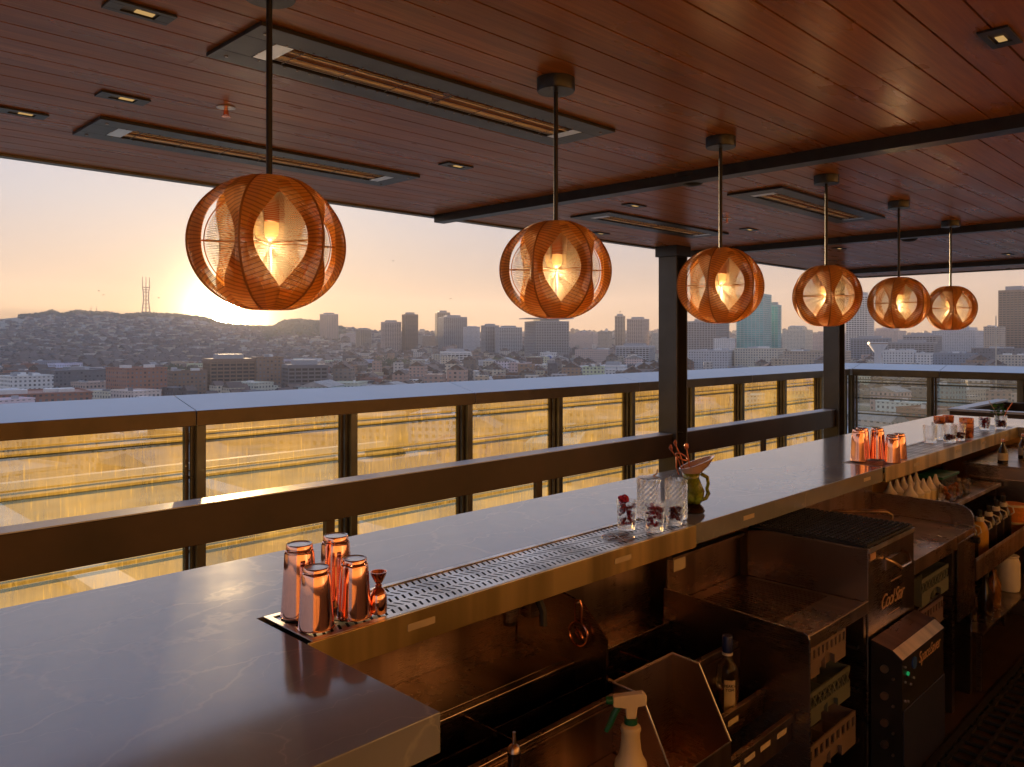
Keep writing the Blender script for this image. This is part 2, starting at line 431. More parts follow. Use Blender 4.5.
# aureole of the low sun in the real direction of the sun
tc = wn('ShaderNodeTexCoord'); dt = wn('ShaderNodeVectorMath', operation='DOT_PRODUCT'); dt.inputs[1].default_value = sdir
L(tc.outputs['Generated'], dt.inputs[0])
def wm(op, a, b):
    x = wn('ShaderNodeMath', operation=op)
    for i,v in enumerate((a,b)):
        if isinstance(v,(int,float)): x.inputs[i].default_value=v
        elif v is not None: L(v, x.inputs[i])
    return x.outputs[0]
ang = wm('ARCCOSINE', wm('MINIMUM', dt.outputs['Value'], 1.0), None)
def lobe(width, amp): return wm('MULTIPLY', wm('EXPONENT', wm('MULTIPLY', wm('DIVIDE', ang, R(width)), -1), None), amp)
disc = wm('MULTIPLY', wm('LESS_THAN', ang, R(.95)), 90)
g1 = wm('ADD', disc, lobe(.9, 16)); 
e1 = wn('ShaderNodeBackground'); e1.inputs[0].default_value=(1,.80,.42,1); L(g1, e1.inputs[1])
e2 = wn('ShaderNodeBackground'); e2.inputs[0].default_value=(1,.62,.13,1); L(lobe(11, .20), e2.inputs[1])
a1 = wn('ShaderNodeAddShader'); a2 = wn('ShaderNodeAddShader'); a3 = wn('ShaderNodeAddShader')
# lilac sky fill added to lift city and ceiling, warmer towards the horizon
sx_ = wn('ShaderNodeSeparateXYZ'); L(tc.outputs['Generated'], sx_.inputs[0])
rp = wn('ShaderNodeValToRGB'); el_ = rp.color_ramp.elements
el_[0].position=0; el_[0].color=(.20,.115,.06,1); el_[1].position=.45; el_[1].color=(.15,.205,.32,1)
m_ = el_.new(.16); m_.color=(.165,.175,.20,1)
L(sx_.outputs[2], rp.inputs[0]); e3 = wn('ShaderNodeBackground'); L(rp.outputs[0], e3.inputs[0]); e3.inputs[1].default_value=.66
L(bg.outputs[0], a1.inputs[0]); L(e1.outputs[0], a1.inputs[1]); L(a1.outputs[0], a2.inputs[0]); L(e2.outputs[0], a2.inputs[1]); L(a2.outputs[0], a3.inputs[0]); L(e3.outputs[0], a3.inputs[1]); L(a3.outputs[0], out.inputs[0])
vs = scene.view_settings; vs.view_transform='Standard'; vs.look='None'; vs.gamma=1; vs.exposure = 1.9
scene.cycles.use_denoising = True
scene.cycles.max_bounces = 10; scene.cycles.diffuse_bounces = 4; scene.cycles.glossy_bounces = 5; scene.cycles.transmission_bounces = 8; scene.cycles.transparent_max_bounces = 16
scene.cycles.volume_bounces = 0
scene.cycles.caustics_reflective=False; scene.cycles.caustics_refractive=False
scene.cycles.sample_clamp_indirect = 6

# ------------------------------------------------------------------ terrace: floor, ceiling, parapets
ZCE = 2.65
b = MB(); b.box(-3.5,12.9,-2.0,5.35,-.3,0); f = b.build('terrace_floor', M['floor']); struct(f)
# plank ceiling, one panel between the beams and the edges
b = MB(); y = 4.40; k = 0
beams = [3.67, 6.92, 10.17]
while y > -1.95:
    x = -3.4
    cuts = [-3.4]
    while x < 11.46:
        x += rnd.uniform(2.2, 4.5); cuts.append(min(x, 11.46))
    for a, c in zip(cuts, cuts[1:]):
        if c-a > .02: b.box(a+.0008, c-.0008, y-.13+.0035, y-.0035, ZCE, ZCE+.018)
    y -= .13
cl = b.build('ceiling', M['planks']); struct(cl)
b = MB(); b.box(-3.4,11.46,-1.95,4.40,ZCE+.0205,ZCE+.22); struct(b.build('roof_slab', M['black_metal']))
b = MB(); b.box(-3.42,11.5,4.402,4.46,ZCE-.012,ZCE+.25); b.box(11.462,11.52,-1.95,4.46-.06,ZCE-.012,ZCE+.25)
struct(b.build('roof_edge_trim', M['frame']))
for i, x in enumerate(beams):
    e = empty('ceiling_beam', (x, 1.2, ZCE-.08), ['dark steel ceiling beam crossing the planks left of the third pendant', 'dark steel ceiling beam crossing beyond the fourth and fifth pendants', 'dark steel ceiling beam farthest off, over the corner column'][i], 'beam', 'dark steel beams across the plank ceiling')
    b = MB(); b.box(x-.045,x+.045,-1.9,4.38,ZCE-.055,ZCE-.001); b.build('web', M['black_metal'], e)
    b = MB(); b.box(x+.046,x+.11,-1.9,4.38,ZCE-.035,ZCE-.001); b.build('flange', M['bronze'], e)
# heaters
hx = [(1.08,2.055),(1.09,3.38),(4.35,2.13),(4.35,3.38)]
hl = ['long recessed infrared ceiling heater between the first and second pendants','long recessed ceiling heater near the outer roof edge above the first pendant','recessed ceiling heater behind the fourth pendant rod','recessed ceiling heater near the roof edge left of the first column']
def heater():
    e = empty('ceiling_heater', (0,0,ZCE), hl[0], 'heater', 'recessed ceiling heaters')
    b = MB(); b.box(0,1.61,0,.10,-.014,-.001); b.box(0,1.61,.255,.35,-.014,-.001); b.box(0,.10,.1,.255,-.014,-.001); b.box(1.515,1.61,.1,.255,-.014,-.001)
    b.build('plate', M['black_metal'], e, world=False, bevel=.0015)
    b = MB()
    n = 10; P = [(.102+.151*i/n, -.004+.0145*math.sin(math.pi*i/n)) for i in range(n+1)]
    for (y0,z0),(y1,z1) in zip(P,P[1:]): b.poly([(.102,y0,z0),(1.513,y0,z0),(1.513,y1,z1),(.102,y1,z1)])
    rf_ = b.build('reflector', M['reflector'], e, world=False, smooth=True)
    for yy in (.145,.21):
        b = MB(); b.rod((.14,yy,-.006),(.78,yy,-.006),.006); b.rod((.82,yy,-.006),(1.47,yy,-.006),.006)
        t = b.build('heating_tube', M['reflector'], rf_, world=False, smooth=True)
    b = MB()
    for i in range(7): b.box(.2+.2*i,.202+.2*i,.103,.252,-.0125,-.0105)
    for yy in (.13,.178,.226): b.box(.102,1.513,yy,yy+.002,-.0122,-.0100)
    b.build('wire_guard', M['steel_dark'], e, world=False)
    boxes('end_clip', M['tray'], e, [(.103,.16,.103,.252,-.0135,-.013),(1.455,1.512,.103,.252,-.0135,-.013)], False)
    b = MB()
    for i in range(30):
        for yy in (.09,.265): b.rod((.13+.045*i,yy,-.0165),(.13+.045*i,yy,-.0142),.004,n=6)
    rv_ = b.build('rivets', M['steel_dark'], e, world=False); rv_['kind']='stuff'
    for q in ((.04,.05),(.04,.30),(1.57,.05),(1.57,.30)): b = MB(); b.rod((*q,-.0175),(*q,-.0142),.007,n=8); b.build('screw', M['steel_dark'], e, world=False)
    return e
h0 = heater()
for i,(x,y) in enumerate(hx):
    if i == 0: h0.location = (x,y,ZCE)
    else: copy_tree(h0, None, (x,y,ZCE), None, hl[i])
# downlights
dl = [(140,10),(1000,36),(123,97),(22,112),(456,165),(634,205),(839,248),(749,229),(600,233),(1008,254)]
dt_ = ['nearest the top left corner','at the top right corner of the picture','at left between the two long heaters','at the far left edge of the ceiling','between the two long heaters and the first beam','left of the first column','over the fourth pendant at the far end','between the second beam and the third pendant rod','at the roof edge above the second pendant','at the right end over the last pendant']
def downlight():
    e = empty('downlight', (0,0,ZCE), 'x', 'downlight', 'small rectangular ceiling downlights')
    b = MB(); b.box(-.085,.085,-.04,-.022,-.008,-.001); b.box(-.085,.085,.022,.04,-.008,-.001); b.box(-.085,-.045,-.022,.022,-.008,-.001); b.box(.045,.085,-.022,.022,-.008,-.001)
    b.build('trim_plate', M['black_metal'], e, world=False, bevel=.001)
    b = MB(); b.box(-.044,.044,-.021,.021,-.004,-.001); rc_ = b.build('recess', M['bronze'], e, world=False)
    b = MB(); b.box(-.012,.036,-.011,.011,-.0065,-.0045); b.build('lamp', M['down'], rc_, world=False)
    return e
d0 = downlight()
for i,(px,py) in enumerate(dl):
    x,y = on_plane(px,py,ZCE); lb = 'small black rectangular downlight '+dt_[i]
    if i==0: d0.location=(x,y,ZCE); d0['label']=lb
    else: copy_tree(d0, None, (x,y,ZCE), None, lb)
# sprinklers and detectors
sp = [(226,107,'small sprinkler head in the planks left of the first pendant rod'),(727,218,'small brass sprinkler head beside the third pendant rod')]
for i,(px,py,lb) in enumerate(sp):
    x,y = on_plane(px,py,ZCE)
    e = empty('sprinkler_head',(x,y,ZCE),lb,'sprinkler','ceiling sprinkler heads')
    b = MB(); b.lathe([(0,-.004),(.035,-.004),(.035,-.001),(0,-.001)],20); b.build('escutcheon', M['steel'], e, world=False)
    b = MB(); b.rod((0,0,-.03),(0,0,-.004),.007); b.lathe([(0,-.04),(.018,-.038),(.018,-.036),(0,-.036)],12); b.rod((-.01,0,-.036),(-.007,0,-.01),.002); b.rod((.01,0,-.036),(.007,0,-.01),.002); b.build('head', M['copper2'], e, world=False)
for i,(px,py,lb) in enumerate([(692,174,'black half dome ceiling speaker left of the third pendant rod'),(909,234,'black half dome ceiling speaker right of the fifth pendant rod')]):
    x,y = on_plane(px,py,ZCE)
    e = empty('ceiling_dome',(x,y,ZCE),lb,'ceiling dome','black ceiling domes')
    b = MB(); b.lathe([(.10,-.001),(.10,-.022),(.095,-.025),(0,-.025)],28); b.build('base_ring', M['black_metal'], e, world=False, smooth=True)
    b = MB(); b.lathe([(.07,-.0255),(.065,-.045),(.045,-.06),(0,-.066)],28); b.build('dome', M['black_rubber'], e, world=False, smooth=True)

# columns
def hcol(x,y,name,lb):
    e = empty('steel_column',(x,y,0),lb,'column','steel columns of the roof')
    b = MB(); b.box(x-.095,x-.08,y-.1,y+.1,0,ZCE-.1); b.box(x+.08,x+.095,y-.1,y+.1,0,ZCE-.1); b.box(x-.08,x+.08,y-.008,y+.008,0,ZCE-.1)
    b.build('h_section', M['column'], e, bevel=.003)
    b = MB(); b.box(x-.12,x+.12,y-.12,y+.12,ZCE-.1,ZCE-.002); b.build('head_plate', M['black_metal'], e)
    b = MB(); b.box(x-.13,x+.13,y-.17,y-.005,1.9,ZCE-.101)
    b.build('junction_cover', M['black_metal'], e) if name else b.bm.free()
    b = MB(); b.box(x-.17,x+.17,y-.17,y+.17,.001,.02); b.build('base_plate', M['column'], e)
hcol(6.47,4.26,False,'dark steel column behind the bar between the second and third pendants')
hcol(10.15,4.26,False,'dark steel column at the far corner behind the fourth pendant')
# mid rail
e = empty('mid_rail',(4,4.27,.66),'wide dark horizontal steel rail running along the bar to the columns','rail')
b = MB(); b.box(-3.2,6.368,4.2,4.35,.66,.872); b.build('beam', M['midrail'], e, bevel=.003)
b = MB(); b.box(6.572,10.05,4.2,4.35,.66,.872); b.build('beam', M['midrail'], e, bevel=.003)
b = MB(); b.box(-3.2,6.368,4.198,4.352,.8735,.880); b.box(6.54,10.05,4.198,4.352,.8735,.880); b.build('top_strip', M['cap'], e)
for x in (-1.5,.5,2.7,4.6,8.3):
    b = MB(); b.box(x-.03,x+.03,4.26,4.30,0,.6595); b.build('leg', M['midrail'], e)
# low wall / planter at far right
e = empty('planter_wall',(11,1,0),'low dark box planter with pale rim beyond the far end of the bar','planter')
b = MB(); b.box(9.9,10.0,-1.6,2.84,.001,.955); b.box(10.0,11.9,2.74,2.84,.001,.955); b.box(11.8,11.9,-1.6,2.739,.001,.955); b.build('wall', M['midrail'], e, bevel=.004)
b = MB(); b.box(9.88,10.02,-1.6,2.86,.957,.985); b.box(10.02,11.92,2.72,2.86,.957,.985); b.build('rim', M['cap'], e, bevel=.004)
b = MB(); b.box(10.02,11.78,-1.6,2.72,.6,.80); b.build('soil', M['tree_bark'], e)

# glass balustrades
def capseg(b, a0, a1, flip=False):
    # profile in (depth, z): sloping top rising outward
    P = [(4.97,1.215),(4.97,1.312),(5.32,1.392),(5.36,1.385),(5.36,1.215)]
    if not flip: b.prism([(a0,p,z) for p,z in P], (a1-a0,0,0))
    else: b.prism([(p+7.53,a0,z) for p,z in P], (0,a1-a0,0))
def balustrade(root, flip, ps, joints):
    cnt = 0
    def B(b,a0,a1,d0,d1,z0,z1):
        if flip: b.box(d0+7.53,d1+7.53,a0,a1,z0,z1)
        else: b.box(a0,a1,d0,d1,z0,z1)
    for a in ps:
        b = MB(); B(b,a-.028,a+.028,5.06,5.18,.002,1.2135); B(b,a-.05,a+.05,5.10,5.12,.002,1.2135)
        b.build('post', M['frame'], root, bevel=.002)
    for a0,a1 in zip(ps,ps[1:]):
        b = MB(); 
        if flip: b.poly([(5.15+7.53,a1-.052,.06),(5.15+7.53,a0+.052,.06),(5.15+7.53,a0+.052,1.20),(5.15+7.53,a1-.052,1.20)])
        else: b.poly([(a0+.052,5.15,.06),(a1-.052,5.15,.06),(a1-.052,5.15,1.20),(a0+.052,5.15,1.20)])
        b.build('glass_pane', M['pane_off_sun'] if flip or a0>11 else M['pane'], root, fix=False)
        b = MB(); B(b,a0+.036,a1-.036,5.12,5.18,.002,.059); B(b,a0+.036,a1-.036,5.13,5.17,1.201,1.2135)
        B(b,a1-.075,a1-.0505,5.13,5.17,.06,1.20)
        b.build('pane_frame', M['bronze'], root)
    lo, hi = ps[0], ps[-1]
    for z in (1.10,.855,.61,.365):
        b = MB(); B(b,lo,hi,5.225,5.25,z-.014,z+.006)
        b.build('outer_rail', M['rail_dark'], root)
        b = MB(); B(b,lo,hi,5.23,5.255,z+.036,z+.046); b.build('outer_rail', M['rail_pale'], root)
    for a0,a1 in zip(joints,joints[1:]):
        b = MB(); capseg(b,a0+.003,a1-.003,flip); b.build('top_cap', [M['cap'],M['bronze']], root, bevel=.003)
        o = root.children[-1] if False else None
left = empty('glass_balustrade',(5,5.1,0),'long glass balustrade with grey sloping cap running along behind the bar','balustrade')
balustrade(left, False, [2.24+1.175*(i-5) for i in range(14)]+[12.53], [-3.6,-.2,2.17,4.57,6.92,9.35,11.45,12.44])
right = empty('glass_balustrade',(12.7,2,0),'glass balustrade with grey cap at the right end of the terrace','balustrade')
balustrade(right, True, [5.03-1.15*(6-i) for i in range(7)], [-2.0,.35,2.6,3.72,4.965])
# corner piece of the cap, mitred
b = MB(); zi,zo = 1.312,1.392
b.poly([(12.447,4.97,zi),(12.5,4.97,zi),(12.85,5.32,zo),(12.447,5.32,zo)]); b.poly([(12.5,4.97,zi),(12.5,4.968,zi),(12.85,4.968,zo),(12.85,5.32,zo)])
b.poly([(12.447,4.97,1.215),(12.5,4.97,1.215),(12.5,4.97,zi),(12.447,4.97,zi)]); b.poly([(12.85,4.968,zo),(12.89,4.968,1.385),(12.89,5.36,1.385),(12.85,5.32,zo)]); b.poly([(12.447,5.32,zo),(12.85,5.32,zo),(12.89,5.36,1.385),(12.447,5.36,1.385)])
b.poly([(12.89,4.968,1.385),(12.89,4.968,1.215),(12.89,5.36,1.215),(12.89,5.36,1.385)]); b.poly([(12.447,5.36,1.385),(12.89,5.36,1.385),(12.89,5.36,1.215),(12.447,5.36,1.215)])
b.build('corner_cap', M['cap'], left)
# cap front faces are bronze: second material on inner vertical faces
for r_ in (left,right):
    for o in bpy.data.objects:
        if o.parent == r_ and o.name.startswith('top_cap'):
            for p in o.data.polygons:
                n = p.normal
                if (not r_ is right and n.y < -.9) or (r_ is right and n.x < -.9): p.material_index = 1

# back wall behind the camera with low back counter (lit by the sun, mirrored in the steel)
b = MB(); b.box(-3.4,9.5,-2.0,-1.9,.001,ZCE-.01); w_ = b.build('back_wall', M['wallwood']); struct(w_)
e = empty('back_bar_cabinet',(3,-1.5,0),'wooden back bar cabinet behind the camera','cabinet')
b = MB(); b.box(-2,7,-1.88,-1.2,.1,.93); b.build('carcass', M['wallwood'], e); b = MB(); b.box(-2.02,7.02,-1.89,-1.17,.932,.97); b.build('worktop', M['stone'], e)

# ------------------------------------------------------------------ pendants
def pendant():
    e = empty('pendant_lamp',(0,0,ZCE),'x','pendant lamp','round woven cord pendant lamps over the bar')
    zc = -.652
    b = MB(); b.lathe([(.0,-.045),(.062,-.045),(.065,-.04),(.065,-.001),(0,-.001)],32); b.build('ceiling_rose', M['black_metal'], e, world=False, smooth=True)
    b = MB(); b.rod((0,0,-.04),(0,0,zc+.15),.0075,n=12); b.build('rod', M['black_metal'], e, world=False, smooth=True)
    RR, HH = .19, .166
    def P(th, az, f=1.0):
        r = RR*f*max(0,math.sin(th))**.97; z = HH*f*math.cos(th)
        z = max(-HH*.965, min(HH*.965, z))
        return Vector((r*math.cos(az), r*math.sin(az), z+zc))
    N = 6
    def thread(b, p, q, r=.0019):
        d = (q-p); 
        if d.length < 1e-5: return
        d.normalize(); u = d.orthogonal().normalized(); w2 = d.cross(u)
        A=[];Bq=[]
        for k in range(3):
            t = 2*math.pi*k/3; o = (u*math.cos(t)+w2*math.sin(t))*r
            A.append(b.bm.verts.new(p+o)); Bq.append(b.bm.verts.new(q+o))
        for k in range(3): b.bm.faces.new((A[k],A[(k+1)%3],Bq[(k+1)%3],Bq[k])).material_index = b.mi
    T = 120
    for k in range(N):
        b = MB(); az = 2*math.pi*k/N
        for sgn in (-1,1):
            for i in range(T):
                th = R(13)+R(154)*i/(T-1); c = abs(math.cos(th))
                dl_ = R(31)*min(1, .24+.85*(c/.82)**2.3)
                f = 1-.15*(1-min(1,c/.9)**2)
                th2 = th + R(5)*math.sin(2*th)
                p = P(th, az); mid = P((th+th2)/2, az+sgn*dl_*.5, (1+f)/2*(1.0+.012)); q = P(th2, az+sgn*dl_, f)
                b.mi = 1 if i%3==2 else 0; thread(b, p, mid, .0019); thread(b, mid, q, .0019)
        b.build('cord_band', [M['cord'],M['cord2']], e, world=False, fix=False)
        b = MB(); pts = [P(R(12)+R(156)*i/40, az, 1.004) for i in range(41)]
        b.tube(pts, .0028, 6); b.tube([P(R(12)+R(156)*i/30, az, .80) for i in range(31)], .0016, 5)
        b.rod((0.01*math.cos(az),.01*math.sin(az),zc),(RR*math.cos(az),RR*math.sin(az),zc),.0022,n=6)
        b.build('rib', M['cord2'], e, world=False, smooth=True)
        b = MB()
        for i in range(64):
            th = R(6)+R(168)*i/63
            q = P(th, az, .78); q2 = P(th+R(1), az+R(30), .74)
            p = Vector((0.008*math.cos(az),.008*math.sin(az),zc+.012*math.cos(th)))
            thread(b, p, q, .0008)
            thread(b, q, q2, .0008)
            thread(b, q2, P(th+R(2), az+R(60), .78), .0008)
        b.build('inner_cord', M['cord_in'], e, world=False, fix=False)
    b = MB()
    b.bm.free()
    for zz in (HH*.965,-HH*.965): b = MB(); b.lathe([(.0,zz+zc-.003),(.05,zz+zc-.003),(.05,zz+zc+.003),(0,zz+zc+.003)],24); b.build('hub_plate', M['cord'], e, world=False)
    b = MB(); b.lathe([(0,zc+.155),(.028,zc+.155),(.036,zc+.13),(.037,zc+.052),(.0,zc+.052)],28); b.build('socket', M['twig'], e, world=False, smooth=True)
    b = MB(); b.lathe([(.036,zc+.051),(.036,zc+.030),(.033,zc+.018),(.022,zc+.010),(0,zc+.008)],28); df_ = b.build('diffuser', M['frost'], e, world=False, smooth=True)
    b = MB(); b.ball((0,0,zc+.030),.014,2); b.build('bulb', M['bulb'], df_, world=False, smooth=True)
    return e
ploc = [(.975,1.815,20),(2.03,1.805,22.7),(3.13,1.815,15.5),(4.26,1.83,-7),(5.38,1.84,13),(6.53,1.865,-5)]
pn = ['largest and nearest woven cord pendant lamp, in front of the setting sun','second woven cord pendant lamp from the left, left of the first column','third woven cord pendant lamp, right beside the first column','fourth woven cord pendant lamp, in front of the corner column','fifth woven cord pendant lamp, overlapping the last one','smallest, farthest woven cord pendant lamp at right']
p0 = pendant()
for i,(x,y,off) in enumerate(ploc):
    az = math.atan2(-y,-x) - R(off)
    lt = bpy.data.lights.new('pendant_bulb_light','POINT'); lt.energy = 1.9; lt.color=(1,.62,.28); lt.shadow_soft_size=.034; lo_ = bpy.data.objects.new('pendant_bulb_light', lt); col.objects.link(lo_); lo_.location=(x,y,ZCE-.652-.028)
    if i==0: p0.location=(x,y,ZCE); p0.rotation_euler.z=az; p0['label']=pn[0]
    else: copy_tree(p0, None, (x,y,ZCE), az, pn[i])

# ------------------------------------------------------------------ bar counter
ZT, ZB = 1.07, .994
bar = empty('bar_counter',(3,2,0),'long grey marble bar counter with steel front apron and pale veins','bar counter')
b = MB()
out_ = [(-2.2,1.135),(.955,1.135),(.955,1.838),(2.583,1.838),(2.583,1.612),(4.478,1.612),(4.478,1.838),(7.3,1.838),(7.3,-.9),(8.05,-.9),(8.05,2.375),(-2.2,2.375)]
b.prism([(x,y,ZB) for x,y in out_],(0,0,ZT-ZB)); b.build('stone_top', M['stone'], bar, bevel=.0018)
b = MB(); b.box(-2.1,.88,1.22,2.28,.08,ZB-.002); b.build('return_cabinet', M['wallwood'], bar)
b = MB(); b.box(.885,8.0,2.18,2.28,.001,ZB-.002); b.build('front_panel', M['wallwood'], bar)
b = MB(); b.box(7.36,8.0,-.85,2.17,.05,ZB-.002); b.build('end_cabinet', M['wallwood'], bar)
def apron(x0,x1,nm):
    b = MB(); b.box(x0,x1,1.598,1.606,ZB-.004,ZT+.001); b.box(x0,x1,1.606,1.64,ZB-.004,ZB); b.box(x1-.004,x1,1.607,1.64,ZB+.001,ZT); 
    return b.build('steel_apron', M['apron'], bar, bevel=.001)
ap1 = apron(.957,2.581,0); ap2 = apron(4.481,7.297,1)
for x0,x1 in ((2.6,2.602),(3.6,3.602)): pass
def drip_tray(x0,x1,lb,rinser=None):
    e = empty('drip_tray',((x0+x1)/2,1.72,ZT-.03),lb,'drip tray','perforated steel drip trays let into the bar edge')
    y0,y1 = 1.607,1.836; z = ZT+.0015
    b = MB()
    m = .018
    b.box(x0+.002,x1-.002,y0,y0+m,z-.003,z); b.box(x0+.002,x1-.002,y1-m,y1,z-.003,z); b.box(x0+.002,x0+m,y0+m,y1-m,z-.003,z); b.box(x1-m,x1-.002,y0+m,y1-m,z-.003,z)
    b.build('rim', M['tray'], e, bevel=.0006)
    b = MB(); b.box(x0+.003,x1-.003,y0+.001,y1-.001,z-.032,z-.028); b.build('well', M['black_rubber'], e)
    b = MB(); ax0,ax1,ay0,ay1 = x0+m+.003,x1-m-.003,y0+m+.003,y1-m-.003; zz = z-.0035
    cw = .0225; nx = int((ax1-ax0)/cw); cw=(ax1-ax0)/nx; ny = 5; ch=(ay1-ay0)/ny
    for j in range(ny):
        for i in range(nx):
            X0=ax0+i*cw; X1=X0+cw; Y0=ay0+j*ch; Y1=Y0+ch; cx=(X0+X1)/2; cy=(Y0+Y1)/2
            if rinser and math.hypot(cx-rinser[0],cy-rinser[1])<.062:
                b.poly([(X0,Y0,zz),(X1,Y0,zz),(X1,Y1,zz),(X0,Y1,zz)]); continue
            sg = 1 if j%2==0 else -1
            a = cw*.24; t = cw*.17; h=ch*.38; sx = sg*a
            I=[(cx-sx-t,cy-h),(cx-sx+t,cy-h),(cx+sx+t,cy+h),(cx+sx-t,cy+h)]
            O=[(X0,Y0),(X1,Y0),(X1,Y1),(X0,Y1)]
            for k in range(4):
                q=(k+1)%4; b.poly([(*O[k],zz),(*O[q],zz),(*I[q],zz),(*I[k],zz)])
    b.build('perforated_plate', M['tray'], e, fix=False)
    if rinser:
        b = MB(); rx,ry = rinser
        for r in (.058,.046,.033,.02):
            b.tube([(rx+r*math.cos(t),ry+r*math.sin(t),z-.002) for t in [2*math.pi*k/36 for k in range(37)]],.0008,6)
        for k in range(6):
            t=math.pi*k/3; b.rod((rx,ry,z-.001),(rx+.058*math.cos(t),ry+.058*math.sin(t),z-.001),.0014,n=6)
        b.build('glass_rinser', M['steel_dark'], e, smooth=True)
drip_tray(.968,2.58,'near perforated drip tray under the big copper shakers',(2.24,1.70))
drip_tray(4.483,7.295,'far perforated drip tray under the far glasses and copper cups')
# counter labels on the apron
lx = [(1.28,0),(2.13,0),(3.0,1),(4.25,1),(4.95,0),(5.75,0),(6.35,0),(6.95,0)]
for i,(x,s) in enumerate(lx):
    yy = 1.5968 if not s else 1.6105
    b = MB(); b.box(x-.045,x+.045,yy-.0008,yy,1.026,1.044); l_ = b.build('name_label', M['label'], bar if s else (ap1 if x<3 else ap2))
    text(['CITRUS','SPIRITS','SYRUP','BAR 2','GIN','RUM','SODA','ICE'][i], .011, (x,yy-.0010,1.0345),(R(90),0,0),M['ink'],bar) if False else None
# ------------------------------------------------------------------ underbar
def plate(b, pts, y, t): b.prism([(x,y,z) for x,z in pts],(0,t,0))
def side(b, pts, x, t): b.prism([(x,y,z) for y,z in pts],(t,0,0))
# section 1: sink with drainboard
sk = empty('underbar_sink',(1.45,1.6,0),'steel underbar sink with divided basins left of the hanging strainer','sink')
b = MB(); b.box(.885,1.917,1.884,1.90,.2,ZB-.003); b.build('backsplash', M['steel'], sk)
b = MB(); b.box(.90,1.917,1.655,1.883,.742,.750); b.box(.90,1.917,1.655,1.662,.70,.7415); b.build('drainboard', M['steel_dark'], sk, bevel=.001)
b = MB()
b.box(.90,1.917,1.38,1.40,.735,.752); b.box(.90,1.917,1.625,1.652,.735,.748)
b.build('rim', M['steel'], sk, bevel=.002)
b = MB(); b.box(.90,1.917,1.625,1.63,.45,.734); b.box(.90,1.917,1.395,1.40,.45,.734); b.box(.90,1.917,1.40,1.624,.44,.448); b.box(1.45,1.455,1.40,1.624,.45,.734); b.box(.90,1.45,1.51,1.514,.45,.72); b.box(1.456,1.917,1.51,1.514,.45,.735)
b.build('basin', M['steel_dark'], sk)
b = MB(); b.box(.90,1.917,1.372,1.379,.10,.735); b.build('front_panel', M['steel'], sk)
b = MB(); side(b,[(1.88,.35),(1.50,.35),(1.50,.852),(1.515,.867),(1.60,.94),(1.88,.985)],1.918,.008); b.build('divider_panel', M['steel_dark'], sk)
boxes('notice_label', M['dark_label'], sk, [(1.72,1.80,1.8825,1.8835,.925,.975)])
# strainer hanging on divider
st = empty('cocktail_strainer',(1.9,1.62,.80),'copper ringed strainer hanging by its handle on the dark divider panel','strainer')
b = MB(); cy,cz = 1.60,.845; b.tube([(1.905,cy+.037*math.cos(t),cz+.037*math.sin(t)) for t in [2*math.pi*k/32 for k in range(33)]],.0038,8); b.build('ring', M['copper2'], st, smooth=True)
b = MB(); b.tube([(1.905,cy+.01+.018*math.cos(t)-.01,cz+.01*math.sin(t)+.03*math.cos(t)*.4) for t in [2*math.pi*k/10*.8+.5 for k in range(11)]],.004,6); b.build('coil', M['copper2'], st, smooth=True)
b = MB(); b.tube([(1.904,cy+.012*s_*(1 if 0 else 1),z) for s_,z in ((-1,cz+.037),(-1.1,cz+.09),(-.6,cz+.105),(.6,cz+.105),(1.1,cz+.09),(1,cz+.037))],.0035,6); b.build('handle', M['copper2'], st, smooth=True)
b = MB(); b.rod((1.917,cy,cz+.098),(1.895,cy,cz+.098),.003); b.build('hook', M['steel'], st)
# soda gun holster under apron
sg_ = empty('soda_gun',(1.78,1.66,.9),'black soda gun in its chrome holster tucked under the steel apron','soda gun')
b = MB(); b.box(1.74,1.80,1.65,1.70,.92,.99); b.lathe([(0,.90),(.022,.90),(.026,.915),(.026,.985),(0,.985)],16,(1.70,1.70,0)); b.build('holster', M['steel'], sg_, bevel=.003)
b = MB(); b.tube([(1.77,1.645,.975),(1.77,1.625,.94),(1.765,1.62,.90)],.012,8); b.build('gun', M['black_rubber'], sg_, smooth=True)
# bottle well (angled box) in front of the divider
bw = empty('bottle_well',(1.93,1.28,.5),'open steel bottle well with sloping sides in front of the divider','bottle well')
b = MB(); t = .006
b.box(1.786,2.07,1.366,1.371,.50,.80); b.box(1.786,2.07,1.176,1.365,.50,.505); b.box(1.786,2.07,1.17,1.176,.50,.60)
side(b,[(1.371,.50),(1.371,.80),(1.275,.795),(1.17,.60),(1.17,.50)],1.78,.0055); side(b,[(1.371,.50),(1.371,.80),(1.275,.795),(1.17,.60),(1.17,.50)],2.0705,.0055)
b.build('body', M['steel'], bw)
b = MB()
b.tube([(1.78,1.369,.802),(2.076,1.369,.802),(2.0735,1.275,.797),(2.0735,1.17,.603),(1.783,1.17,.603),(1.783,1.275,.797),(1.78,1.369,.802)],.0028,6); b.build('rolled_edge', M['tray'], bw, smooth=True)
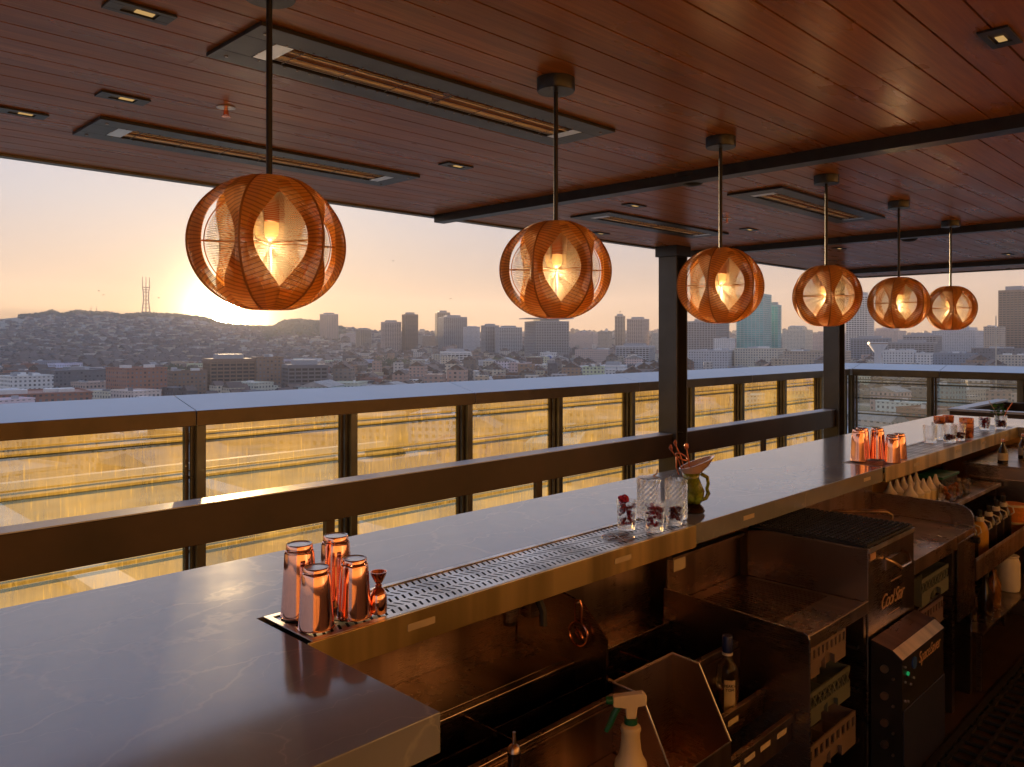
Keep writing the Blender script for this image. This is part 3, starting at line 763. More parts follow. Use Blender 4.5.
# section 2: ice bin
ib = empty('ice_bin',(2.2,1.45,0),'open steel ice bin with wire rack beside the divider panel','ice bin')
b = MB(); b.box(1.93,2.50,1.75,1.756,.2,ZB-.004); b.build('backsplash', M['steel'], ib)
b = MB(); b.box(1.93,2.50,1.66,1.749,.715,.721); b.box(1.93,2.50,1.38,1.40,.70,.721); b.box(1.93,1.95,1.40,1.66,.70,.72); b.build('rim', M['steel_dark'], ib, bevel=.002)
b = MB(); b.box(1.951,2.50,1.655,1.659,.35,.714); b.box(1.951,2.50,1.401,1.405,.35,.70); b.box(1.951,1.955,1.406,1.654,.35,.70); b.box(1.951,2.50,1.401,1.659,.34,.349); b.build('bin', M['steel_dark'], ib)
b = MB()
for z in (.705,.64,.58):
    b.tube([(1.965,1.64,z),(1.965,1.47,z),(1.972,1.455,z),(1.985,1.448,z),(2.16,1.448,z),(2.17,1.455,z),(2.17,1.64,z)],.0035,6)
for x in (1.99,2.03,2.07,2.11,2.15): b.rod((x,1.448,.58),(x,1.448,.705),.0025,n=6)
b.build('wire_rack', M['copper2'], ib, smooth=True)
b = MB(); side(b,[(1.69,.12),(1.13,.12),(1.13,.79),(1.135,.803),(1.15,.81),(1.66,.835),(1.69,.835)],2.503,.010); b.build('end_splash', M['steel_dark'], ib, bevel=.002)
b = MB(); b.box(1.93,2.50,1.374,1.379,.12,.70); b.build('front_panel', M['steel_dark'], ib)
b = MB(); b.box(2.41,2.49,1.748,1.7495,.93,.985); b.build('notice_label', M['dark_label'], ib)
# double speed rail
sr = empty('speed_rail',(2.3,1.25,.45),'double tier steel speed rail with cream shelf labels under the blue capped bottle','speed rail')
for (y,z0,z1,nm) in ((1.29,.50,.585,'upper_rail'),(1.19,.44,.535,'lower_rail')):
    b = MB(); b.box(2.082,2.50,y,y+.006,z0,z1); b.box(2.082,2.50,y+.0065,(1.371 if y>1.25 else y+.095),z0,z0+.005); b.box(2.082,2.50,y-.012,y-.0005,z1-.022,z1+.001)
    o = b.build(nm, M['steel'], sr, bevel=.001)
    for x in ((2.13,2.21,2.30) if y>1.25 else (2.13,2.22,2.32,2.43)):
        b = MB(); b.box(x-.032,x+.032,y-.0016,y-.0004,z1-.050,z1-.030); b.build('shelf_label', M['label'], o)
# front speed rail under the spray bottle
s2 = empty('speed_rail',(1.3,1.27,.5),'plain steel speed rail below the sink front carrying the spray bottle','speed rail')
b = MB(); b.box(.96,1.775,1.14,1.145,.60,.655); b.box(.96,1.775,1.146,1.37,.60,.606); b.build('tray', M['steel'], s2)
# glass rack cabinet
gc = empty('rack_cabinet',(2.8,1.42,0),'steel cabinet with ribbed work top holding three glass racks','cabinet')
b = MB(); b.box(2.52,3.064,1.16,1.68,.762,.772); b.box(2.52,3.064,1.155,1.16,.735,.7805); b.box(2.52,3.064,1.1605,1.167,.773,.7805); b.box(2.52,2.526,1.168,1.68,.773,.7805); b.build('work_top', M['steel'], gc, bevel=.0015)
b = MB()
for i in range(22): b.box(2.56+.022*i,2.572+.022*i,1.30,1.62,.7725,.7745)
b.build('ribbed_mat', M['steel_dark'], gc)
b = MB(); b.box(2.52,3.064,1.684,1.69,.2,.95); b.box(2.52,3.064,1.66,1.6835,.94,.95); b.build('backsplash', M['steel'], gc)
b = MB(); b.box(2.56,2.64,1.682,1.6835,.885,.935); b.build('notice_label', M['label'], gc)
b = MB(); b.box(2.52,2.56,1.165,1.68,.12,.761); b.box(3.04,3.064,1.165,1.68,.12,.761); b.box(2.561,3.039,1.66,1.68,.12,.761); b.box(2.561,3.039,1.17,1.659,.12,.14); b.build('carcass', M['steel_dark'], gc)
for z in (.615,.455,.265): boxes('runner', M['steel'], gc, [(2.561,2.585,1.18,1.65,z-.012,z-.001),(3.015,3.039,1.18,1.65,z-.012,z-.001)])
for q in ((2.54,1.19),(3.05,1.19),(2.54,1.64),(3.05,1.64)): b = MB(); b.rod((*q,.001),(*q,.119),.015); b.build('leg', M['steel'], gc)
def crate(x0,x1,y0,y1,z0,z1,m,lb,style):
    e = empty('glass_rack',((x0+x1)/2,(y0+y1)/2,z0),lb,'glass rack','plastic glass racks stored under the bar')
    h = z1-z0; w=x1-x0
    b = MB()
    # front panel
    zt = z1-.14*h
    b.box(x0,x1,y0,y0+.006,zt,z1)
    n = 9; zb = z1-(.5 if style else .42)*h
    for i in range(n+1):
        x = x0+w*i/n; 
        if style==1 and i<n: 
            b.prism([(x,y0,zb),(x+.006,y0,zb),(x+w/n,y0,zt),(x+w/n-.006,y0,zt)],(0,.005,0)); b.prism([(x,y0+.0002,zt),(x+.006,y0+.0002,zt),(x+w/n,y0+.0002,zb),(x+w/n-.006,y0+.0002,zb)],(0,.0046,0))
        elif style!=1: b.box(max(x0,x-.009),min(x1,x+.009),y0,y0+.006,zb,zt)
    # lower part with an arched hand hold
    a0,a1 = x0+.30*w, x0+.70*w; zz = zb-.06*h
    N_=10; arch = [(a0+(a1-a0)*k/N_, z0+(zz-z0)*(.55+.38*math.sin(math.pi*k/N_))) for k in range(N_+1)]
    b.prism([(x,y0,z) for x,z in [(x0,z0),(a0,z0)]+[arch[0]]+arch[1:-1]+[arch[-1]]+[(a1,z0),(x1,z0),(x1,zb),(x0,zb)]][::1],(0,.006,0))
    b.build('front_panel', m, e)
    b = MB(); b.box(x0,x0+.006,y0+.0065,y1,z0,z1); b.box(x1-.006,x1,y0+.0065,y1,z0,z1); b.box(x0+.0065,x1-.0065,y1-.006,y1,z0,z1); b.build('side_panel', m, e)
    b = MB()
    for i in range(5): b.box(x0+.007+(w-.02)*i/4,x0+.012+(w-.02)*i/4,y0+.007,y1-.007,z0,z0+.05)
    for i in range(5): b.box(x0+.014,x1-.014,y0+.02+(y1-y0-.05)*i/4,y0+.025+(y1-y0-.05)*i/4,z0+.001,z0+.049)
    b.build('grid', m, e)
crate(2.587,2.90,1.175,1.62,.616,.722,M['crate'],'tan glass rack with arched hand hold, topmost of the three in the cabinet',0)
crate(2.587,2.94,1.175,1.62,.456,.568,M['crate_grey'],'grey glass rack with lattice front, middle of the three in the cabinet',1)
crate(2.587,2.99,1.175,1.62,.266,.388,M['crate'],'tan glass rack, lowest of the three in the cabinet',0)
# tall insulated bin with black mat on top
tb = empty('ice_chest',(3.32,1.4,0),'tall steel ice chest with black mat on top, handle and script lettering','ice chest')
b = MB(); b.box(3.072,3.568,1.16,1.655,.10,.972); b.build('body', M['steel_dark'], tb, bevel=.003)
b = MB(); b.box(3.075,3.565,1.165,1.65,.974,.984); b.build('rubber_mat', M['black_rubber'], tb)
b = MB()
for i in range(22):
    for j in range(22): b.obox((3.087+.022*i,1.177+.0215*j,.987),.011,.011,.005)
b.build('mat_nubs', M['black_rubber'], tb)
b = MB(); b.box(3.072,3.568,1.1555,1.1595,.955,.9725); b.build('edge_trim', M['tray'], tb)
b = MB(); b.tube([(3.24,1.158,.905),(3.25,1.13,.895),(3.28,1.112,.872),(3.38,1.112,.872),(3.41,1.13,.895),(3.42,1.158,.905)],.006,8); b.box(3.235,3.425,1.153,1.1595,.86,.90); b.build('handle', M['steel'], tb, smooth=True)
b = MB(); b.box(3.085,3.14,1.157,1.1595,.925,.95); b.build('badge', M['logo'], tb)
text('Cool Star', .078, (3.315,1.1585,.735),(R(90),0,0),M['logo'],tb,'script_lettering',shear=.5,space=.82)
b = MB(); b.box(3.30,3.42,1.1583,1.1595,.80,.804); b.build('underline', M['logo'], tb)
text('ICE SERVICE', .016, (3.33,1.1585,.672),(R(90),0,0),M['logo'],tb) if False else None
b = MB(); b.box(3.27,3.40,1.1583,1.1595,.676,.679); b.build('underline', M['logo'], tb)
# glass washer
gw = empty('glass_washer',(3.31,1.1,0),'low under counter machine with gold sloped top edge and SpaceSaver lettering','machine')
b = MB(); side(b,[(1.153,.12),(1.153,.632),(1.075,.612),(1.04,.585),(1.04,.12)],3.075,.475); b.build('body', M['black_metal'], gw, bevel=.002)
b = MB(); b.poly([(3.076,1.150,.6335),(3.549,1.150,.6335),(3.549,1.076,.6135),(3.076,1.076,.6135)]); b.build('lid', M['steel'], gw)
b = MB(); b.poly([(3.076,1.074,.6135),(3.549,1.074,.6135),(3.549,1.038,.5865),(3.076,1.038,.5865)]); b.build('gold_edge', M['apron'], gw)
text('SpaceSaver', .062, (3.375,1.038,.543),(R(90),0,0),M['logo'],gw,shear=.15,space=.9)
b = MB(); b.rod((3.195,1.039,.545),(3.195,1.034,.545),.022,n=20); b.build('badge', M['blue'], gw)
b = MB(); b.rod((3.125,1.039,.525),(3.125,1.033,.525),.007,n=12); b.build('indicator_lamp', M['led_green'], gw)
for x,z in ((3.10,.555),(3.10,.50),(3.16,.475),(3.19,.49),(3.10,.43),(3.13,.42)):
    b = MB(); b.rod((x,1.039,z),(x,1.034,z),.005,n=8); b.build('screw', M['tray'], gw)
for z in (.54,.44,.34,.26):
    b = MB(); b.rod((3.074,1.10,z),(3.062,1.10,z),.014,n=14); b.rod((3.074,1.07,z-.03),(3.066,1.07,z-.03),.005); b.build('knob', M['steel'], gw, smooth=True)
b = MB(); b.box(3.077,3.548,1.034,1.0385,.14,.40); b.build('door', M['dark_label'], gw, bevel=.002)
# right drainboard with sink and faucet
db = empty('drainboard_cabinet',(4.0,1.4,0),'steel drainboard cabinet with small sink and end splash beyond the ice chest','cabinet')
b = MB(); b.box(3.573,4.445,1.165,1.40,.818,.826); b.box(3.98,4.445,1.401,1.66,.818,.826); b.box(3.573,3.62,1.401,1.66,.818,.826); b.box(3.621,3.979,1.62,1.66,.818,.826)
b.box(3.573,4.155,1.157,1.1645,.77,.832); b.box(4.165,4.445,1.157,1.1645,.80,.832); b.build('deck', M['steel'], db, bevel=.0015)
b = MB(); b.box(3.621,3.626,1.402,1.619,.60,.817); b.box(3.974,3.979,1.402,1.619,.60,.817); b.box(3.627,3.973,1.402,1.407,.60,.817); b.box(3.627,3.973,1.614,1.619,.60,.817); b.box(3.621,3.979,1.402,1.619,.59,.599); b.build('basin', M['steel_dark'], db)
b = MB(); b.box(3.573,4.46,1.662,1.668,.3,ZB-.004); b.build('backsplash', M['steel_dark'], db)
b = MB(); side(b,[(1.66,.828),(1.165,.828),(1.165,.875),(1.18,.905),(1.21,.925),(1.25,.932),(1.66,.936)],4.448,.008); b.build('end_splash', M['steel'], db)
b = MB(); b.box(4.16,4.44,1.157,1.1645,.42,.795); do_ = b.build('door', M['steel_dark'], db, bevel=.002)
b = MB(); b.rod((4.41,1.156,.77),(4.41,1.13,.77),.016,n=14); b.build('knob', M['black_rubber'], do_, smooth=True)
boxes('leg_panel', M['steel_dark'], db, [(3.573,3.60,1.17,1.65,.0,.817),(4.12,4.155,1.17,1.65,.0,.817),(4.41,4.44,1.17,1.65,.0,.41)])
fc = empty('faucet',(3.9,1.6,.83),'chrome gooseneck faucet behind the ice chest','faucet')
b = MB(); b.tube([(3.80,1.63,.828),(3.80,1.63,.90),(3.80,1.62,.925),(3.80,1.60,.938),(3.90,1.50,.938),(3.99,1.42,.935),(4.0,1.40,.92),(4.0,1.40,.90)],.008,8); b.build('spout', M['steel'], fc, smooth=True)
for x in (3.70,3.74):
    b = MB(); b.rod((x,1.63,.827),(x,1.63,.87),.011); b.rod((x-.02,1.61,.875),(x+.02,1.65,.875),.006); b.build('tap_handle', M['steel'], fc, smooth=True)
crate(3.73,4.10,1.18,1.6,.59,.71,M['crate_grey'],'grey green glass rack under the far drainboard',1)
crate(3.68,4.02,1.18,1.6,.465,.575,M['crate_purple'],'mauve glass rack below the grey green one under the far drainboard',0)
b = MB(); b.box(3.601,4.119,1.19,1.62,.577,.587); b.box(3.601,4.119,1.19,1.62,.452,.462); b.build('shelf', M['steel_dark'], db)
# far speed rail with bottles
s3 = empty('speed_rail',(5.1,1.2,.5),'far steel speed rail full of juice and syrup bottles','speed rail')
b = MB(); b.box(4.455,5.80,1.155,1.161,.555,.668); b.box(4.455,5.80,1.1615,1.345,.555,.561); b.box(4.455,5.80,1.3455,1.351,.555,.72); b.box(4.455,4.461,1.1615,1.345,.562,.668); b.build('trough', M['steel'], s3, bevel=.001)
b = MB(); b.box(4.47,5.78,1.151,1.1545,.655,.672); b.build('lip', M['tray'], s3)
for x in (4.7,5.6):
    b = MB(); b.box(x,x+.04,1.30,1.34,.001,.554); b.build('leg', M['steel_dark'], s3)
def pour_bottle(x,y,z,h,r,liq,lb,cap='black_rubber',neck='white_plastic'):
    e = empty('pour_bottle',(x,y,z),lb,'bottle','pour bottles standing in the far speed rail')
    b = MB(); b.lathe([(0,0),(r,0),(r,h*.58),(r*.85,h*.68),(r*.42,h*.78),(0,h*.78)],20); b.build('body', liq, e, world=False, smooth=True)
    b = MB(); b.lathe([(r*.44,h*.775),(r*.5,h*.78),(r*.5,h*.86),(0,h*.86)],16); b.build('collar', M[neck], e, world=False, smooth=True)
    b = MB(); b.lathe([(0,h*.861),(r*.3,h*.861),(r*.22,h*.93),(r*.3,h*.95),(r*.25,h),(0,h)],14); b.build('spout', M[cap], e, world=False, smooth=True)
    b = MB(); b.tube([(0,-r*.9,h*.62),(0,-r*1.35,h*.68),(0,-r*1.2,h*.78),(0,-r*.4,h*.82)],.004,6); b.build('handle', M[neck], e, world=False, smooth=True)
pour_bottle(4.72,1.25,.562,.27,.036,M['syrup'],'dark pour bottle at the near end of the far speed rail')
pour_bottle(4.885,1.25,.562,.27,.042,M['juice'],'yellow juice pour bottle in the far speed rail')
pour_bottle(5.06,1.25,.562,.27,.040,M['syrup'],'dark syrup pour bottle right of the yellow juice bottle')
pour_bottle(5.21,1.25,.562,.28,.040,M['syrup'],'third dark syrup pour bottle from the near end of the far speed rail')
pour_bottle(5.37,1.25,.562,.28,.040,M['syrup'],'dark syrup pour bottle next to the orange tubs')
tb2 = empty('plastic_tub',(5.60,1.25,.562),'lower of two stacked amber plastic tubs at the end of the speed rail','tub','stacked amber tubs')
for k in range(2):
    if k: tb2 = empty('plastic_tub',(5.60,1.25,.562+.102),'upper of two stacked amber plastic tubs at the end of the speed rail','tub','stacked amber tubs')
    b = MB(); b.lathe([(0,0),(.05,0),(.062,.085),(.068,.09),(.068,.1),(0,.1)],24); b.build('tub', M['orange'], tb2, world=False, smooth=True)
    b = MB(); b.lathe([(.069,.086),(.071,.086),(.071,.1),(.069,.1)],24); b.build('rim', M['cream'], tb2, world=False)
# warm steel hood / cabinet at far right
e = empty('steel_cabinet',(6.5,1.4,0),'tall brown steel cabinet at the right end behind the far speed rail','cabinet')
b = MB(); b.box(5.9,7.28,1.22,1.60,.001,.93); b.build('body', M['steel'], e, bevel=.003)
b = MB(); b.box(5.895,7.285,1.20,1.61,.932,.945); b.build('top', M['steel'], e)
b = MB(); b.box(5.88,5.898,1.25,1.58,.10,.86); b.build('door', M['steel_dark'], e, bevel=.002)
# jug on the floor side
e = empty('white_jug',(5.35,1.22,.30),'white plastic jug on the low shelf under the far speed rail','jug')
b = MB(); b.lathe([(0,0),(.055,0),(.06,.02),(.06,.16),(.05,.19),(.055,.2),(.05,.205),(0,.2)],24); b.build('body', M['white_plastic'], e, world=False, smooth=True)
b = MB(); b.tube([(0.058,-.0,.16),(.095,0,.15),(.09,0,.07),(.058,0,.05)],.008,8); b.build('handle', M['white_plastic'], e, world=False, smooth=True)
e = empty('low_shelf',(5.2,1.3,.28),'low steel shelf on posts under the far speed rail','shelf')
b = MB(); b.box(4.46,5.8,1.13,1.6,.285,.297); b.build('board', M['steel_dark'], e)
boxes('leg', M['steel_dark'], e, [(4.47,4.49,1.14,1.16,.001,.284),(5.77,5.79,1.14,1.16,.001,.284),(4.47,4.49,1.56,1.58,.001,.284)])
for i,(x,y,m,lb) in enumerate(((4.66,1.24,'syrup','dark floor bottle with blue cap under the far speed rail'),(4.80,1.20,'syrup','second dark bottle on the low shelf under the speed rail'),(5.0,1.21,'spice','amber bottle on the low shelf near the white jug'))):
    e = empty('spirit_bottle',(x,y,.2975),lb,'bottle','bottles on the low shelf')
    b = MB(); b.lathe([(0,0),(.033,0),(.035,.01),(.035,.12),(.014,.16),(.013,.2),(0,.2)],18); b.build('body', M[m], e, world=False, smooth=True)
    b = MB(); b.lathe([(0,.2005),(.015,.2005),(.015,.225),(0,.225)],14); b.build('cap', M['blue' if i==0 else 'black_rubber'], e, world=False)
# shelf under the apron with cone bottles and jars
e = empty('under_shelf',(5.1,1.5,.85),'pale edged steel shelf under the far steel apron','shelf')
b = MB(); b.box(4.50,5.85,1.38,1.66,.832,.842); b.build('board', M['steel_dark'], e); b = MB(); b.box(4.95,5.85,1.374,1.3795,.822,.843); b.build('front_edge', M['tray'], e)
boxes('support', M['steel_dark'], e, [(4.50,4.56,1.4,1.6,.002,.8315),(5.80,5.84,1.4,1.6,.002,.8315)])
k=0
for i in range(5):
    for j in range(2):
        x=4.60+.105*i+.02*j; y=1.62-.10*j; k+=1
        e = empty('squeeze_bottle',(x,y,.8425),'cream cone topped squeeze bottle in the cluster under the far apron','squeeze bottle','cream squeeze bottles under the far apron')
        b = MB(); b.lathe([(0,0),(.034,0),(.036,.05),(.034,.056),(0,.056)],18); b.build('body', M['cream'], e, world=False, smooth=True)
        b = MB(); b.lathe([(.037,.057),(.038,.07),(.018,.095),(.005,.135),(0,.136)],18); b.build('nozzle', M['white_plastic'], e, world=False, smooth=True)
for i,(x,y,m,lb) in enumerate(((5.14,1.45,'orange','glass jar of orange peel nearest on the shelf under the far apron'),(5.30,1.45,'cream','glass jar of pale garnish beside the orange jar'),(4.98,1.44,'orange','low copper toned jar left of the orange peel jar'))):
    e = empty('garnish_jar',(x,y,.8425),lb,'jar','garnish jars under the far apron')
    b = MB(); b.lathe([(0,0),(.042,0),(.044,.008),(.044,.085),(.041,.088),(.041,.010),(0,.008)],24); b.build('glass', M['glass'], e, world=False, smooth=True)
    b = MB()
    for q in range(10): b.ball((rnd.uniform(-.02,.02),rnd.uniform(-.02,.02),.018+.006*q),.014,1)
    b.build('fruit', M[m], e, world=False, smooth=True)
# green crate
e = empty('green_tray',(5.05,1.58,.92),'green plastic lid on a dark tub under the far apron','tray')
b = MB(); b.box(5.15,5.45,1.52,1.655,.8425,.93); b.build('tub', M['black_rubber'], e); b = MB(); b.box(5.14,5.46,1.51,1.658,.931,.945); b.build('lid', M['green'], e, bevel=.002)
# bottles on the steel cabinet under the apron
names = ['squat','tall','slim','brown','dark','small']
for i,(x,y,h,r,m) in enumerate([(6.05,1.52,.045,.03,'spice'),(6.0,1.40,.16,.03,'syrup'),(6.2,1.30,.18,.028,'spice'),(6.35,1.36,.17,.03,'syrup'),(6.5,1.28,.19,.026,'spice'),(6.72,1.33,.16,.03,'syrup'),(6.85,1.26,.14,.03,'syrup')]):
    if h<.1: continue
    e = empty('spirit_bottle',(x,y,.9455),['','tall dark bottle at the near corner of the steel cabinet top','amber bottle second from the near corner on the steel cabinet','dark bottle in the middle of the steel cabinet top','tallest amber bottle on the steel cabinet top','dark bottle second from the far end of the steel cabinet','short dark bottle at the far end of the steel cabinet'][i],'bottle','bottles on the steel cabinet')
    b = MB(); b.lathe([(0,0),(r,0),(r,h*.55),(r*.4,h*.75),(r*.38,h*.9),(0,h*.9)],18); b.build('body', M[m], e, world=False, smooth=True)
    b = MB(); b.lathe([(0,h*.901),(r*.42,h*.901),(r*.42,h),(0,h)],12); b.build('cap', M['copper2'] if i%2 else M['cream'], e, world=False)
    b = MB(); b.lathe([(r*1.01,h*.15),(r*1.02,h*.15),(r*1.02,h*.45),(r*1.01,h*.45)],18); b.build('label', M['label'], e, world=False)
# floor mat
e = empty('rubber_floor_mat',(3.7,.7,0),'black perforated rubber mat on the floor behind the bar','floor mat')
b = MB()
for i in range(50): b.box(1.6+.09*i,1.615+.09*i,-.3,1.07,.001,.016)
for j in range(16): b.box(1.6,6.02,-.3+.0895*j,-.285+.0895*j,.0012,.0152)
b.box(1.59,6.03,1.071,1.10,.001,.014)
b.build('grid', M['black_rubber'], e)

# ------------------------------------------------------------------ things on the counter
ZS = ZT+.0035
def shaker(kind):
    tall = kind=='tall'
    H = .178 if tall else .145; rb = .0455 if tall else .0425; rt = .033 if tall else .031
    e = empty('cocktail_shaker',(0,0,0),'x','shaker','polished copper cocktail shakers')
    b = MB(); b.lathe([(rb-.001,.0),(rb+.0012,.001),(rb+.0012,.003),(rb,.004),(rb-(rb-rt-.003)*.30,H*.27),(rb-(rb-rt-.003)*.64,H*.58),(rt+.0035,H*.87),(rt+.0015,H*.905),(rt+.002,H*.915),(rt,H*.925),(rt-.0005,H*.985),(rt-.002,H)],40)
    b.build('tin', M['copper'], e, world=False, smooth=True)
    b = MB(); b.lathe([(rt-.0025,H*1.0005),(rt-.004,H*.988),(0,H*.986)],32); b.build('base_disc', M['tray'], e, world=False, smooth=True)
    return e
used = {}
def put_shaker(kind,x,y,lb):
    if kind not in used: o = shaker(kind); used[kind]=o; o.location=(x,y,ZS); o['label']=lb
    else: copy_tree(used[kind], None, (x,y,ZS), rnd.uniform(0,6), lb)
put_shaker('tall',1.038,1.780,'tall copper cocktail shaker upside down at the left of the nearest group')
put_shaker('tall',1.150,1.790,'tall copper cocktail shaker standing at the back of the nearest group')
put_shaker('short',1.020,1.672,'short copper cocktail shaker in front of the nearest group')
put_shaker('short',1.128,1.672,'copper cocktail shaker right of the nearest group, beside the jigger')
for x,y,k,lb in ((4.60,1.79,'tall','leftmost tall copper shaker of the far group on the marble'),(4.70,1.81,'tall','tall copper shaker right of the leftmost in the far group'),(4.76,1.745,'tall','tall copper shaker at the front of the two behind it in the far group'),(4.665,1.63,'short','short copper shaker at the front of the far group'),(4.77,1.665,'short','short copper shaker in the middle right of the far group'),(4.86,1.66,'short','short copper shaker, rightmost of the far group')):
    put_shaker(k,x,y,lb)
e = empty('jigger',(1.185,1.650,ZS),'copper double jigger standing on the drip tray beside the near shakers','jigger')
b = MB(); b.lathe([(.019,0),(.0205,.001),(.0215,.02),(.0205,.045),(.014,.060),(.006,.066),(.0055,.072),(.010,.078),(.0185,.095),(.021,.104),(.0195,.104),(.016,.095),(.006,.080),(0,.079)],32); b.build('cup', M['copper'], e, world=False, smooth=True)
b = MB(); b.lathe([(.0062,.066),(.0085,.0665),(.0085,.0715),(.0062,.072)],20); b.build('waist_ring', M['copper2'], e, world=False)
# cut glasses
def tumbler(x,y,H,r,lb,fill=None,cat='glass',name='rocks_glass',flute=.035,n=40,level=.75,top=None,grp='glasses on the drip trays'):
    e = empty(name,(x,y,ZS),lb,cat,grp)
    fac = (lambda k,z: 1+flute*(math.cos(math.pi*k) if z>.1*H and z<.8*H else 0)*1.0) if flute else None
    fac = (lambda k,z: 1-flute*(1 if (k%4==0 and .08*H<z<.72*H) else 0)) if flute else None
    b = MB(); b.lathe([(0,0),(r*.80,0),(r*.86,.004),(r*.90,H*.3),(r*.96,H*.7),(r,H),(r*.95,H)],n,fac=fac)
    b.lathe([(r*.95,H),(r*.88,H*.7),(r*.78,H*.2),(0,H*.16)],n)
    bmesh.ops.remove_doubles(b.bm, verts=b.bm.verts, dist=1e-6)
    b.build('glass', M['glass'], e, world=False, smooth=True)
    if fill:
        b = MB(); hh = H*.19
        for q in range(46):
            a=rnd.uniform(0,6.28); rr_=r*.66*math.sqrt(rnd.random()); b.ball((rr_*math.cos(a),rr_*math.sin(a),rnd.uniform(hh,H*level)),r*.19,1,.15)
        b.build('garnish', M[fill], e, world=False, smooth=True)
    if top:
        b = MB()
        for q in range(16): b.ball((rnd.uniform(-.35,.25)*r-.3*r,rnd.uniform(-.3,.3)*r,H+rnd.uniform(-.005,.018)),r*.24,1,.3)
        b.build('petal_garnish', M[top], e, world=False)
    return e
tumbler(2.345,1.742,.105,.037,'rocks glass with dried rose petals on top, leftmost of the near glasses','berry',level=.9,top='petal')
tumbler(2.395,1.655,.105,.037,'fluted glass of red berries at the front of the near glasses','berry',level=.85)
tumbler(2.53,1.66,.095,.034,'fluted glass of dark cherries beside the diamond cut mixing glass','berry2',level=.7)
def cut_glass(x,y,H,r,lb):
    e = empty('mixing_glass',(x,y,ZS),lb,'mixing glass','diamond cut mixing glasses')
    b = MB(); n=28; rows=12; ring=[]
    for j in range(rows+1):
        z = .012+(H-.03)*j/rows
        ring.append([b.bm.verts.new((r*(1.0 if (k+j)%2==0 else .93)*math.cos(2*math.pi*k/n),r*(1.0 if (k+j)%2==0 else .93)*math.sin(2*math.pi*k/n),z)) for k in range(n)])
    for a_,c_ in zip(ring,ring[1:]):
        for k in range(n):
            j=(k+1)%n; b.bm.faces.new((a_[k],a_[j],c_[j])); b.bm.faces.new((a_[k],c_[j],c_[k]))
    low=[b.bm.verts.new((r*.95*math.cos(2*math.pi*k/n),r*.95*math.sin(2*math.pi*k/n),0)) for k in range(n)]
    hi=[b.bm.verts.new((r*math.cos(2*math.pi*k/n),r*math.sin(2*math.pi*k/n),H)) for k in range(n)]
    hin=[b.bm.verts.new((r*.93*math.cos(2*math.pi*k/n),r*.93*math.sin(2*math.pi*k/n),H)) for k in range(n)]
    lin=[b.bm.verts.new((r*.85*math.cos(2*math.pi*k/n),r*.85*math.sin(2*math.pi*k/n),.014)) for k in range(n)]
    for A_,B_ in ((low,ring[0]),(ring[-1],hi),(hi,hin),(hin,lin)):
        for k in range(n):
            j=(k+1)%n; b.bm.faces.new((A_[k],A_[j],B_[j],B_[k]))
    b.bm.faces.new(low[::-1]); b.bm.faces.new(lin)
    b.build('glass', M['glass'], e, world=False)
    return e
cut_glass(2.565,1.80,.150,.046,'diamond cut crystal mixing glass with steel lid, behind the berry glasses')
cut_glass(2.625,1.715,.150,.044,'diamond cut crystal mixing glass nearest the green fish pitcher')
e = empty('strainer_lid',(2.565,1.80,ZS+.151),'small steel strainer lid resting on the left crystal mixing glass','strainer')
b = MB(); b.lathe([(0,.001),(.04,.001),(.043,.004),(0,.006)],24); b.build('disc', M['steel'], e, world=False, smooth=True); b = MB(); b.tube([(.03,-.0,.005),(.04,-.01,.012),(.043,-.012,.03)],.003,6); b.build('tab', M['steel_dark'], e, world=False)
# fish pitcher
t_ = NT('green_glaze'); n_ = t_.noise(60,3); t_.bsdf(t_.ramp(n_.outputs[0],.35,(.16,.20,.01),.7,(.45,.50,.04)), .12, 0, **{'Transmission Weight':.35,'Coat Weight':.6,'Normal':t_.bump(n_.outputs[0],.5,.004)}); M['fish']=t_.m
e = empty('fish_pitcher',(2.765,1.73,ZS),'green glazed fish shaped pitcher with dark foot holding copper bar tools','pitcher')
b = MB(); b.lathe([(0,0),(.046,0),(.050,.006),(.044,.020),(.030,.034),(0,.036)],28); b.build('foot', M['syrup'], e, world=False, smooth=True)
b = MB(); pts=[(.0,.0,.03),(.012,.0,.055),(.014,0,.08),(.004,0,.11),(-.006,0,.135),(-.008,0,.158)]; b.tube(pts,[.026,.038,.041,.033,.030,.036],22); b.build('body', M['fish'], e, world=False, smooth='full')
t_ = NT('mouth_glaze'); t_.bsdf((.62,.42,.33),.15,0,**{'Coat Weight':.5}); M['mouth']=t_.m
b = MB()
pr=[(.038,.158),(.043,.175),(.052,.195),(.047,.195),(.036,.172),(.030,.158)]
b.lathe(pr,28,(-.004,0,0),fac=lambda k,z: 1+(.45*max(0,math.cos(2*math.pi*k/28+.8))**2 if z>.17 else 0)); 
for v_ in b.bm.verts:
    u_ = v_.co.x*FY - v_.co.y*FX; v_.co.z += .42*u_*max(0,(v_.co.z-.155)/.04); v_.co.x += .25*max(0,v_.co.z-.165)*FY; v_.co.y -= .25*max(0,v_.co.z-.165)*FX
b.build('mouth', M['mouth'], e, world=False, smooth=True)
b = MB(); b.tube([(.034,-.018,.150),(.056,-.034,.135),(.060,-.036,.11),(.056,-.032,.09),(.064,-.034,.07),(.055,-.028,.05),(.03,-.016,.042)],[.008,.008,.007,.007,.009,.008,.006],10); b.build('tail_handle', M['fish'], e, world=False, smooth='full')
bt = empty('bar_tool_bundle',(2.745,1.74,ZS+.16),'x','bar tool') if False else None
